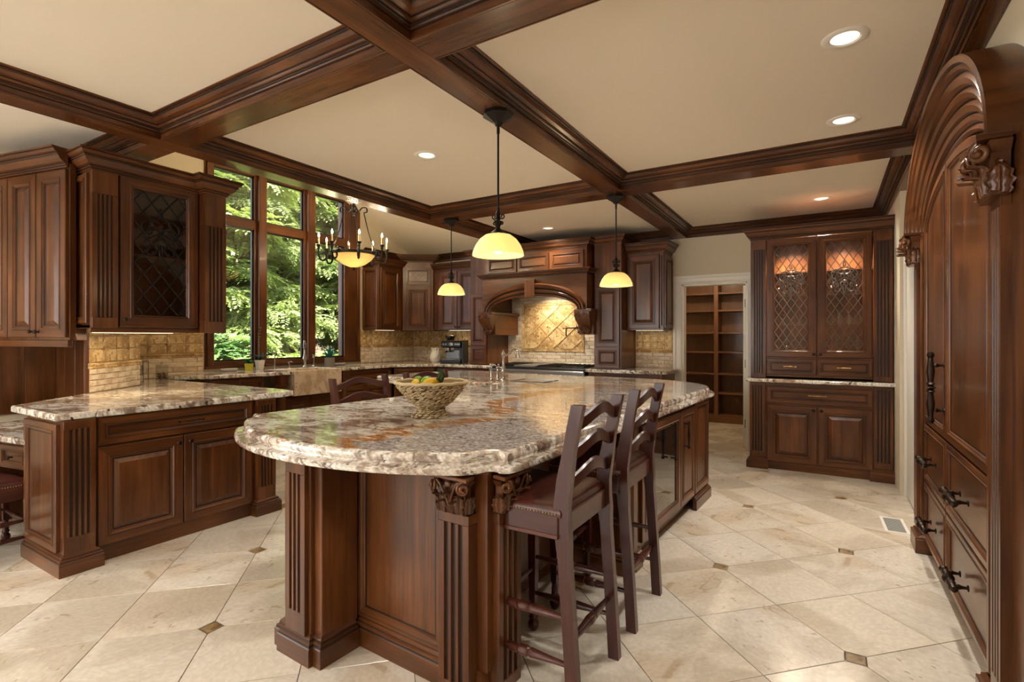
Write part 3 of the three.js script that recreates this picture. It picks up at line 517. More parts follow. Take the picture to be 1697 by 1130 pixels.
// ---------------------------------------------------------------- peninsula, desk corner and the cabinets over them
const EDGE = (y0, y1, r = .01) => [[r * .6, y0], [0, y0 + r * .6], [0, y1 - r * 1.2], [r * .35, y1 - r * .4], [r * 1.2, y1]];
{
  const t = thing('peninsula_cabinet', 'base cabinet of the peninsula, one long drawer over two raised panel doors between fluted posts', 'cabinet', [-3.79, 0, -1.2], PI / 2);
  add('body', bx(.0, 1.33, .1, .885, -.52, 0), M.wood, t);
  add('toe_board', bx(.14, 1.2, 0, .098, -.02, .004, .002, 'x'), M.wood, t);
  leaf(t, 'drawer', .175, .712, .985, .168, { k: .72, plain: true, grain: 'x', pull: [.70, .80, DT + .002, .17] });
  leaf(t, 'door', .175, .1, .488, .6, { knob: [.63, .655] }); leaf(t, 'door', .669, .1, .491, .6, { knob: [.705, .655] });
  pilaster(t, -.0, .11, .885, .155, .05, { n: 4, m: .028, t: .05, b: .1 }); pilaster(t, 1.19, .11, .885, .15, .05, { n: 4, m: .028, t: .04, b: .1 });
  mould('base_moulding', PLINTH, [[.158, .0], [.158, .05], [-.0, .05], [-.0, -.52]], M.wood, t);
  mould('base_moulding', PLINTH, [[1.342, -.1], [1.342, .05], [1.188, .05], [1.188, .0]], M.wood, t);
  // the end towards the room: framed flat panel
  const e = leaf(t, 'end_panel', 0, .125, .5, .74, { plain: true, frame: .045, k: .8 }); e.rotation.y = -PI / 2; e.position.set(0, 0, -.5);
}
{
  const plan = [[-3.755, -1.165], [-3.752, -2.64], [-3.80, -2.74], [-4.0, -2.77], [-6.19, -2.77], [-6.19, -2.38], [-5.46, -2.36], [-4.955, -1.70], [-4.50, -1.175]];
  tag(add('granite_counter', flat(plan, EDGE(.888, .93)), M.granite), 'speckled brown granite counter on the peninsula with the glass jars and the angled stone splashback', 'countertop');
}
{ // angled stub of wall behind the peninsula with its stone splashback
  const w = struct('wall_stub', [-4.965, 0, -1.742], R(129.2)), L = .715;
  add('wall_core', prism([[0, -.001], [L, -.001], [L, -.12], [.17, -.12]], .93, 2.0, 0), M.grout, w);
  squares(w, .004, L - .004, 1.168, 1.49, .178, M.gold, true, .107); bricks(w, .004, L - .004, .932, 1.122, .19, .047); stoneRail(w, 0, L, 1.122);
}
{ // splashback on the window wall, left of the window
  const w = struct('splashback', [LX, 0, -2.3], PI / 2);
  add('setting_bed', bx(0, .98, .93, 1.5, -.002, .002, 0), M.grout, w);
  squares(w, 0, .98, 1.19, 1.51, .196, M.gold, true, .107); bricks(w, 0, .98, .93, 1.146, .26, .054, true); stoneRail(w, 0, .98, 1.146);
}
{ // wall cabinet with the leaded glass door
  const t = thing('wall_cabinet', 'dark wall cabinet with one diamond leaded glass door between fluted posts, over the peninsula', 'cabinet', [-4.23, 1.435, -1.50], PI / 2);
  const H = 1.09, Wd = .78;
  add('body', [bx(0, .018, 0, H, -.36, 0), bx(Wd - .018, Wd, 0, H, -.36, 0), bx(0, Wd, 0, .02, -.36, 0), bx(0, Wd, H - .02, H, -.36, 0), bx(0, Wd, 0, H, -.38, -.36), bx(.12, .165, 0, H, -.03, 0), bx(.69, Wd, 0, H, -.03, 0)], M.wood, t);
  add('shelf', bx(.02, Wd - .02, .52, .54, -.35, -.05, .002, 'x'), M.wood, t);
  leaf(t, 'door', .165, .01, .525, H - .02, { mat: M.wood, frame: .06, glass: leaded(3, 6), knob: [.19, .06] });
  pilaster(t, .0, 0, H, .15, .03, { n: 4, m: .03, t: .18, b: .07, mat: M.wood }); pilaster(t, .70, -.03, H, .165, .10, { n: 4, m: .03, t: .28, b: .09, mat: M.wood });
  mould('crown_moulding', upProf(CAB_CROWN, H - .03, 1.1, 1.02), [[-.0, -.38], [-.0, .03], [.15, .03], [.15, .015], [.70, .015], [.70, .10], [.865, .10], [.865, -.38]].reverse(), M.wood, t);
  const e = leaf(t, 'end_panel', .02, .03, .34, H - .08, { mat: M.wood, plain: true, frame: .04, k: .7 }); e.rotation.y = -PI / 2; e.position.set(0, 0, -.37);
  add('light_rail', bx(0, .78, -.03, 0, -.02, .0, .002, 'x'), M.wood, t);
}
{ // desk corner: cabinets over a low granite desk, turned a little towards the room
  const A = R(-10);
  const t = thing('wall_cabinet', 'dark wall cabinet with tall raised panel doors over the low desk', 'cabinet', [-4.35, 1.35, -1.43], R(12));
  const H = 1.19;
  add('body', [bx(-.32, 0, 0, H, -.04, 0), bx(-.95, -.32, 0, H, -.3, 0)], M.wood, t);
  leaf(t, 'door', -.315, .02, .305, H - .06, { mat: M.wood, knob: [-.29, .06] }); leaf(t, 'door', -.63, .02, .305, H - .06, { mat: M.wood, knob: [-.35, .06] }); leaf(t, 'door', -.945, .02, .305, H - .06, { mat: M.wood, knob: [-.92, .06] });
  mould('crown_moulding', upProf(CAB_CROWN, H - .03, 1.1, 1.02), [[0, 0.01], [-.95, 0.01]], M.wood, t);
  add('light_rail', bx(-.95, .0, -.045, 0, -.02, .012, .002, 'x'), M.wood, t);
  const b = thing('desk_back_panel', 'dark wood panelling between the low desk and the cabinets over it', 'panel', [-4.74, .76, -1.742], 0);
  b.rotation.y = R(0);
  for (let i = 0; i < 3; i++) add('board', bx(-.82 + i * .2, -.62 + i * .2 - .001, 0, .62, -.012, .012 + (i % 2) * .001, .0015, 'y'), M.wood, b);
  for (let i = 0; i < 5; i++) add('board', bx(-.83, -.806 + (i % 2) * .001, 0, .62, .013 + i * .2, .212 + i * .2, .0015, 'y'), M.wood, b);
  add('edge_strip', bx(-.255, -.225, 0, .62, -.0, .02, .002, 'y'), M.wood, b);
  const d = thing('desk', 'low granite-topped desk with a small drawer tucked behind the peninsula end', 'desk', [-4.255, -.03, -1.18], R(9));
  add('desk_top', flat([[-1.0, 0], [-.0, 0], [-.0, -.5], [-1.0, -.5]], EDGE(.725, .765)), M.granite, d);
  add('stile', bx(-.03, 0, .555, .724, -.03, -.008, .002, 'y'), M.wood, d); add('apron', bx(-1.0, -.0, .555, .724, -.05, -.03), M.wood, d);
  leaf(d, 'drawer', -.32, .57, .30, .14, { k: .5, z: -.03, mat: M.wood, plain: true, grain: 'x', knob: [-.17, .64] });
  leaf(d, 'drawer', -.66, .57, .32, .14, { k: .5, z: -.03, mat: M.wood, plain: true, grain: 'x', knob: [-.5, .64] });
  add('side', bx(-1.0, -.96, .03, .724, -.5, -.03), M.wood, d);
  add('back', bx(-1.0, 0, .03, .724, -.5, -.48), M.wood, d);
}
// under-cabinet strips: a glowing lens with its light just below
function strip(x, y, z, w, d, ry, k, label) {
  const t = thing('under_cabinet_light', label, 'light', [x, y, z], ry);
  add('housing', bx(-w / 2, w / 2, .004, .016, -d / 2, d / 2), M.white, t); add('lens', bx(-w / 2 + .005, w / 2 - .005, 0, .004, -d / 2 + .004, d / 2 - .004, 0), glow([1, .83, .56], 1.5), t);
  const l = new THREE.RectAreaLight(new THREE.Color(1, .8, .52), k, w - .01, d); l.position.set(0, -.004, 0); l.rotation.x = -PI / 2; t.add(l);
}
// ---------------------------------------------------------------- window run, corner and far run
{
  const Y0 = .928, Y1 = .97;
  const L = [[-6.19, -2.79], [-5.83, -2.79], [-5.56, -3.05], [-5.53, -3.5], [-5.47, -3.62], [-5.47, -3.945], [-5.95, -3.945], [-5.95, -4.67], [-5.52, -4.67], [-5.52, -5.72], [-5.08, -6.17], [-4.13, -6.17], [-4.13, -6.86], [-6.19, -6.86]];
  tag(add('granite_counter', flat(L, EDGE(Y0, Y1)), M.granite), 'speckled granite counter running under the kitchen window and round the far corner', 'countertop');
  const Rr = [[-2.64, -6.86], [-2.64, -6.15], [-1.72, -6.15], [-1.63, -6.24], [-1.63, -6.86]];
  tag(add('granite_counter', flat(Rr, EDGE(Y0, Y1)), M.granite), 'short granite counter between the cooking range and the pantry doorway', 'countertop');
}
{ // base units under the window
  const t = thing('base_cabinet', 'dark base cabinet under the window, on the peninsula side of the sink', 'cabinet', [-5.62, 0, -3.05], PI / 2);
  add('body', bx(0, .6, .1, .925, -.5, 0), M.wood, t); add('toe_board', bx(0, .6, 0, .1, -.08, -.06), M.wood, t);
  leaf(t, 'drawer', .01, .74, .285, .165, { k: .6, mat: M.wood }); leaf(t, 'drawer', .305, .74, .285, .165, { k: .6, mat: M.wood });
  leaf(t, 'door', .01, .11, .285, .6, { mat: M.wood }); leaf(t, 'door', .305, .11, .285, .6, { mat: M.wood });
  for (const [x, s] of [[.80, 'turned wooden post holding the counter, left of the stone sink'], [1.735, 'turned wooden post holding the counter, right of the stone sink']]) {
    const p = thing('turned_post', s, 'post', [-5.56, 0, -3.05 - x]);
    add('shaft', lathe([[0, .16], [.045, .16], [.05, .2], [.04, .22], [.052, .25], [.042, .28], [.046, .5], [.042, .74], [.052, .76], [.052, .775], [.04, .785], [.045, .80], [.03, .81], [0, .81]], 18), M.wood, p);
    add('block', [bx(-.055, .055, .805, .925, -.055, .055), bx(-.055, .055, 0, .165, -.055, .055)], M.wood, p);
  }
  const u = thing('sink_cabinet', 'dark cabinet doors below the stone farmhouse sink', 'cabinet', [-5.64, 0, -3.93], PI / 2);
  add('body', bx(0, .76, .1, .66, -.5, 0), M.wood, u); leaf(u, 'door', .01, .11, .37, .52, { mat: M.wood }); leaf(u, 'door', .385, .11, .37, .52, { mat: M.wood });
  const k = thing('farmhouse_sink', 'pale stone farmhouse sink with a plain apron front under the window', 'sink', [-5.46, 0, -3.955], PI / 2);
  const o = rect(0, .705, 0, .46), P = [[.005, .665], [0, .675], [0, .96], [.006, .968], [.045, .968], [.05, .962], [.06, .72]];
  const basin = nest(o, P, true, 'plan', true).rotateX(-PI / 2); add('basin', boxUV(basin), M.sinkStone, k);
  const v = thing('base_cabinet', 'dark base cabinet with a wide drawer under the window, right of the sink', 'cabinet', [-5.58, 0, -4.70], PI / 2);
  add('body', bx(0, 1.0, .1, .925, -.5, 0), M.wood, v); add('toe_board', bx(0, 1.0, 0, .1, -.08, -.06), M.wood, v);
  leaf(v, 'drawer', .04, .74, .93, .165, { k: .6, mat: M.wood }); leaf(v, 'door', .04, .11, .46, .6, { mat: M.wood }); leaf(v, 'door', .51, .11, .46, .6, { mat: M.wood });
  const c = thing('corner_base_cabinet', 'dark diagonal base cabinet in the far corner', 'cabinet', [-5.57, 0, -5.74], PI / 4);
  add('body', bx(0, .62, .1, .925, -.4, 0), M.wood, c); leaf(c, 'drawer', .03, .74, .56, .165, { k: .6, mat: M.wood }); leaf(c, 'door', .03, .11, .56, .6, { mat: M.wood });
  const w = thing('base_cabinet', 'dark base cabinet with wide drawers left of the cooking range', 'cabinet', [-5.1, 0, -6.22], 0);
  add('body', bx(0, .96, .1, .925, -.6, 0), M.wood, w); leaf(w, 'drawer', .02, .74, .92, .165, { k: .6, mat: M.wood }); leaf(w, 'drawer', .02, .44, .92, .28, { k: .8, mat: M.wood }); leaf(w, 'drawer', .02, .11, .92, .31, { k: .8, mat: M.wood });
  const z = thing('base_cabinet', 'dark base cabinet with a drawer between the cooking range and the pantry doorway', 'cabinet', [-2.62, 0, -6.2], 0);
  add('body', bx(0, .94, .1, .925, -.62, 0), M.wood, z); leaf(z, 'drawer', .1, .74, .8, .165, { k: .6 }); leaf(z, 'door', .1, .11, .395, .6, {}); leaf(z, 'door', .505, .11, .395, .6, {});
}
{ // splashbacks of the window wall's far part and of the far wall
  const a = struct('splashback', [LX, 0, WIN.z0 - .01], PI / 2); add('setting_bed', bx(0, 1.2, .97, 1.5, -.002, .002, 0), M.grout, a);
  squares(a, 0, 1.2, 1.26, 1.5, .12); bricks(a, 0, 1.2, .972, 1.215, .155, .061, false); stoneRail(a, 0, 1.2, 1.215);
  const b = struct('splashback', [LX, 0, FZ], 0); add('setting_bed', bx(0, 1.66, .97, 1.5, -.002, .002, 0), M.grout, b);
  squares(b, .02, 1.66, 1.26, 1.5, .12); bricks(b, .02, 1.66, .972, 1.215, .155, .061, false); stoneRail(b, 0, 1.66, 1.215);
  const c = struct('splashback', [-2.21, 0, FZ], 0); add('setting_bed', bx(0, .49, .97, 1.5, -.002, .002, 0), M.grout, c);
  squares(c, .0, .49, 1.215, 1.5, .098); bricks(c, .0, .49, .972, 1.17, .155, .05, false); stoneRail(c, 0, .49, 1.17);
  // behind the range: brick field round a framed panel of diagonal stone
  const d = struct('splashback', [-4.26, 0, FZ], 0); add('setting_bed', bx(0, 1.69, .95, 2.2, -.002, .002, 0), M.grout, d);
  const x0 = .27, x1 = 1.30, y0 = 1.165, y1 = 1.885;
  bricks(d, 0, 1.69, .955, y0, .155, .05, false); bricks(d, 0, 1.69, y1, 2.16, .155, .05, false); bricks(d, 0, x0, y0, y1, .155, .05, false); bricks(d, x1, 1.69, y0, y1, .155, .05, false);
  const fr = [[.0, 0], [.0, .016], [.008, .02], [.02, .014], [.026, .02], [.034, .02], [.036, .0]]; add('stone_frame', nest(rect(x0, x1, y0, y1), fr, false), M.gold[3], d);
  const X0 = x0 + .036, X1 = x1 - .036, Y0 = y0 + .036, Y1 = y1 - .036, hw = .155, hh = .135;
  for (let i = -1; i < 10; i++) for (let j = -1; j < 10; j++) {
    if ((i + j) & 1) continue; const cx = X0 + .09 + i * hw, cy = Y0 + .055 + j * hh, q = clipRect([[cx - hw, cy], [cx, cy - hh], [cx + hw, cy], [cx, cy + hh]], X0, X1, Y0, Y1); if (q.length < 3) continue;
    if (Math.abs(THREE.ShapeUtils.area(q.map((p) => V2(...p)))) < .0015) continue;
    add('tile', nest(q, [[.003, .002], [.004, .009], [.009, .011]], true, 'plan'), M.gold[Math.floor(rnd() * 5)], d);
    if (cx > X0 + .04 && cx < X1 - .04 && cy > Y0 + .04 && cy < Y1 - .04) add('inset_square', nest([[-.016, 0], [0, -.016], [.016, 0], [0, .016]].map(([a, b]) => [cx + a, cy + b]), [[0, .01], [0, .013], [.002, .0145]], true, 'plan'), M.insert, d);
  }
  const bars = []; for (let c = -8; c < 9; c++) { const f = (X) => Y0 + .055 + hh + (X - X0 - .09) * hh / hw + c * hh * 2; let a = [], n = 60; for (let i = 0; i <= n; i++) { const X = X0 + (X1 - X0) * i / n, Y = f(X); if (Y > Y0 && Y < Y1) a.push([X, Y]); } if (a.length > 3) { const p = a[0], q = a[a.length - 1], l = Math.hypot(q[0] - p[0], q[1] - p[1]); bars.push(bx(-l / 2, l / 2, -.008, .008, .004, .019, .004).rotateZ(Math.atan2(q[1] - p[1], q[0] - p[0])).translate((p[0] + q[0]) / 2, (p[1] + q[1]) / 2, 0)); } }
  bars.forEach((g) => add('pencil_strip', g, M.gold[3], d));
}
// wall cabinets right of the window, in the corner and along the far wall
{
  const H = 1.0, y = 1.49, m = M.wood;
  const crown = (t, path, h, k = 1) => mould('crown_moulding', upProf(CAB_CROWN, h - .02, k, k), path, m, t);
  const a = thing('wall_cabinet', 'dark wall cabinet with one raised panel door, right beside the kitchen window', 'cabinet', [-5.85, y, -5.70], PI / 2);
  add('body', bx(0, .54, 0, H, -.345, 0), m, a); leaf(a, 'door', .03, .01, .42, H - .05, { mat: m, knob: [.06, .06] }); crown(a, [[.54, .012], [0, .012], [0, -.345]], H);
  const e = leaf(a, 'end_panel', .01, .01, .32, H - .06, { mat: m, frame: .04, k: .7 }); e.rotation.y = -PI / 2; e.position.set(0, 0, -.34);
  const b = thing('corner_wall_cabinet', 'tall diagonal corner wall cabinet with a small basket-weave panel over its door', 'cabinet', [-5.84, y - .01, -6.22], Math.atan2(.30, .42));
  b.rotation.y = Math.atan2(.28, .40); const bw = .49;
  add('body', [bx(0, bw, 0, 1.1, -.12, .03), prism([[.02, -.1], [bw - .02, -.1], [bw + .1, -.45], [-.1, -.5]], 0, 1.1)], m, b);
  leaf(b, 'door', .04, .01, bw - .08, .71, { mat: m, z: .03 });
  leaf(b, 'upper_door', .04, .74, bw - .08, .28, { mat: m, z: .03, k: .8, knob: [.08, .765], glass: (d, px, py, w, h, z) => {
    const g = [bx(px, px + w, py, py + h, z - .006, z - .002, 0)]; const n = 7, s = w / n, rows = Math.floor(h / s);
    for (let i = 0; i <= n; i++) for (let j = 0; j <= rows; j++) { const cx = px + i * s, cy = py + j * s; if (cx < px + s * .4 || cx > px + w - s * .4 || cy < py + s * .4 || cy > py + h - s * .4) continue; g.push(bx(-s * .62, s * .62, -s * .2, s * .2, 0, .006, .002).rotateZ(((i + j) & 1 ? 1 : -1) * PI / 4).translate(cx, cy, z - .003)); }
    add('woven_panel', g, m, d);
  } });
  crown(b, [[bw, -.12], [bw, .04], [0, .04], [0, -.12]].map((q) => q), 1.12);
  const c = thing('wall_cabinet', 'dark wall cabinet with two tall raised panel doors over the coffee machine', 'cabinet', [-5.43, y, -6.5], 0);
  add('body', bx(0, .86, 0, .97, -.365, 0), m, c); leaf(c, 'door', .12, .01, .36, .92, { mat: m, knob: [.455, .05] }); leaf(c, 'door', .49, .01, .36, .92, { mat: m, knob: [.52, .05] }); crown(c, [[.86, .012], [0, .012]], .97, .9);
  const d = thing('wall_cabinet', 'dark wall cabinet with one wide raised panel door beside the pantry doorway', 'cabinet', [-2.21, 1.465, -6.5], 0);
  add('body', bx(0, .475, 0, .99, -.365, 0), m, d); leaf(d, 'door', .02, .02, .40, .93, { mat: m }); pilaster(d, .43, 0, .99, .045, .012, { n: 1, m: .012, mat: m });
  crown(d, [[.475, -.365], [.475, .012], [0, .012]], .99, 1.1);
  const f = leaf(d, 'end_panel', .01, .03, .34, .9, { mat: m, frame: .04, k: .7 }); f.rotation.y = PI / 2; f.position.set(.475, 0, 0);
}
strip(-6.0, 1.485, -5.98, .4, .03, PI / 2, 9, 'slim strip light under the wall cabinet beside the window');
strip(-4.95, 1.485, -6.68, .6, .03, 0, 9, 'slim strip light under the two-door cabinet over the coffee machine');
strip(-1.97, 1.462, -6.68, .36, .03, 0, 10, 'slim strip light under the wall cabinet beside the pantry doorway');
strip(-4.56, 1.402, -1.9, .55, .03, PI / 2, 100, 'slim strip light under the leaded glass cabinet');
// ---------------------------------------------------------------- range, hood and its tower cabinets
{
  const t = thing('cooking_range', 'wide stainless steel cooking range with black grates under the arched wooden hood', 'stove', [-3.385, 0, -6.86], 0), w = .735;
  add('body', bx(-w, w, .12, .90, .02, .70), M.steel, t); add('control_panel', bx(-w, w, .78, .935, .68, .735, .012), M.steel, t); add('cooktop', bx(-w, w, .90, .965, .02, .70, .006), M.black, t);
  for (let i = 0; i < 9; i++) add('knob', lathe([[0, 0], [.026, 0], [.026, .008], [.019, .012], [.017, .034], [0, .036]], 14).rotateX(PI / 2).translate(-.64 + i * .16, .855, .735), M.black, t);
  for (let i = 0; i < 4; i++) { const x = -w + .02 + i * .36, g = []; if (i === 1) { add('griddle', bx(x, x + .35, .965, .99, .06, .66, .006), M.steel, t); continue; } for (let k = 0; k < 5; k++) g.push(bx(x + .02 + k * .075, x + .032 + k * .075, .975, .998, .06, .66, .003)); for (const z of [.06, .25, .45, .645]) g.push(bx(x + .01, x + .345, .972, .99, z, z + .014, .003)); add('grate', g, M.iron, t); }
  for (const [a, b] of [[-w + .02, -.02], [0, w - .02]]) { const d = add('oven_door', bx(a, b, .2, .74, .70, .725, .006), M.steel, t); add('handle', tube([[a + .05, .70, .725], [a + .06, .70, .765], [b - .06, .70, .765], [b - .05, .70, .725]], .011, 24, 8), M.steel, d); }
  add('backguard', bx(-w, w, .96, 1.0, .01, .05), M.steel, t);
  const h = thing('range_hood', 'big dark wooden range hood with a moulded arch, keystone and three small panels', 'range hood', [-3.40, 0, -6.1], 0);
  const hw = .80, a0 = 1.735, rise = .20, aw = .68; // arch
  const arc = (rx, ry, n = 28) => [...Array(n + 1).keys()].map((i) => { const q = PI - i / n * PI; return [rx * Math.cos(q), a0 + ry * Math.sin(q)]; });
  // front board with the arched opening
  const front = [[-hw, a0], ...arc(aw, rise), [hw, a0], [hw, 2.22], [-hw, 2.22]].map((p) => [p[0], p[1]]);
  { const P = THREE.ShapeUtils.area(front.map((p) => V2(...p))) < 0 ? front.slice().reverse() : front; add('front', nest(P, [[0, -.03], [0, 0]], true, 'x', true), M.wood, h); }
  add('side', [bx(-hw, -hw + .03, a0, 2.22, -.77, -.03), bx(hw - .03, hw, a0, 2.22, -.77, -.03), bx(-hw + .03, hw - .03, 2.16, 2.2, -.77, -.03)], M.wood, h);
  // archivolt: moulding that follows the arch
  const prof = [[0, 0], [0, .018], [.012, .024], [.022, .014], [.034, .03], [.05, .034], [.062, .02], [.074, .04], [.096, .046], [.105, .03], [.112, .0]];
  const ring = ([o, z], e = 0) => arc(aw - .005 + o, rise - .005 + o * 1.6).map(([x, yy]) => [x, yy, z + e]);
  const am = add('arch_moulding', loft(prof.map((p) => ring(p)), false, false, .5), M.wood, h), ag = [];
  for (const i of [3, 6]) ag.push(loft([[lerp(prof[i - 1][0], prof[i][0], .4), lerp(prof[i - 1][1], prof[i][1], .4)], prof[i], [lerp(prof[i][0], prof[i + 1][0], .4), lerp(prof[i][1], prof[i + 1][1], .4)]].map((p) => ring(p, .0015)), false, false, 0));
  add('glaze', ag, M.glaze, am);
  add('keystone', prism([[-.055, 0], [.055, 0], [.075, .065], [-.075, .065]].map(([x, z]) => [x, z]), 1.91, 2.155).translate(0, 0, 0), M.wood, h);
  add('frieze', bx(-hw + .02, hw - .02, 2.22, 2.56, -.74, -.05), M.wood, h);
  for (let i = 0; i < 3; i++) { const x = -.74 + i * .5; leaf(h, 'frieze_panel', x, 2.275, .48, .225, { k: .62, mat: M.wood, z: -.05 }); }
  mould('waist_moulding', upProf(CAB_CROWN, 2.185, .8, .62), [[hw, -.75], [hw, .0], [-hw, .0], [-hw, -.75]], M.wood, h);
  mould('crown_moulding', upProf(CAB_CROWN, 2.535, 1, .92), [[hw - .02, -.75], [hw - .02, -.05], [-hw + .02, -.05], [-hw + .02, -.75]], M.wood, h);
  for (const s of [-1, 1]) { // carved corbels under the arch ends, each on a wooden block
    const c = add('corbel_block', [bx(s * .77 - .10 + (s < 0 ? .02 : -.02), s * .77 + .10 + (s < 0 ? .02 : -.02), 1.41, 1.70, -.74, -.10), bx(s * .75 - .12, s * .75 + .12, 1.70, 1.737, -.76, .02, .006)], M.wood, h);
    const rg = [[1.70, .115, .10], [1.66, .115, .10], [1.60, .11, .075], [1.54, .095, .02], [1.48, .08, -.02], [1.44, .075, 0], [1.415, .05, -.03]].map(([yy, hwid, zf]) => [[-hwid, yy, -.12], [hwid, yy, -.12], [hwid * .9, yy, zf - .03], [0, yy, zf], [-hwid * .9, yy, zf - .03]].reverse());
    const g = [at(loft(rg, true, true, .8), s * .75, 0, -.02)];
    for (const [u, yy, k] of [[0, 1.56, 1], [-.05, 1.6, .8], [.05, 1.6, .8], [0, 1.45, .9], [-.035, 1.43, .7], [.035, 1.43, .7]]) g.push(at(acanthus(.09 * k, .13 * k, .05), s * .75 + u, yy, -.045, u * 3));
    for (const q of [-1, 1]) g.push(tube(spiral(s * .75 + q * .05, 1.665, .036, 1.6, PI / 2, q, .07), .008, 20, 6)); g.push(ball(.02, s * .75, 1.45, -.0, 1, 1, 1, 10), ball(.016, s * .75 - .03, 1.47, -.0), ball(.016, s * .75 + .03, 1.47, -.0));
    add('carving', g, M.wood, c);
  }
  const lamp = thing('hood_light', 'small lamp hidden inside the range hood', 'light', [-3.4, 2.14, -6.5]); add('lens', cyl(.05, .05, .012, 0, 0, 0), M.lens, lamp);
  const sp = new THREE.SpotLight(new THREE.Color(1, .84, .6), 5, 0, R(62), .5); sp.position.set(0, -.02, 0); sp.target.position.set(0, -1.2, -.2); sp.shadow.radius = 3; sp.castShadow = true; lamp.add(sp, sp.target);
  for (const [x0, x1, lab, y1] of [[-4.56, -4.24, 'narrow tower cabinet standing on the counter, left of the range hood', 2.2], [-2.58, -2.215, 'narrow tower cabinet standing on the counter, right of the range hood', 2.2]]) {
    const c = thing('tower_cabinet', lab, 'cabinet', [x0, .972, -6.3], 0), w2 = x1 - x0;
    add('body', bx(0, w2, 0, 1.64, -.565, 0), M.wood, c); leaf(c, 'door', .02, .285, w2 - .04, .76, { mat: M.wood, k: .8 }); leaf(c, 'drawer', .02, .01, w2 - .04, .265, { mat: M.wood, k: .7 });
    mould('crown_moulding', upProf(CAB_CROWN, 1.60, .9, .8), x0 < -4 ? [[w2, 0.012], [0, 0.012], [0, -.56]] : [[w2, -.56], [w2, .012], [0, .012]], M.wood, c);
  }
}
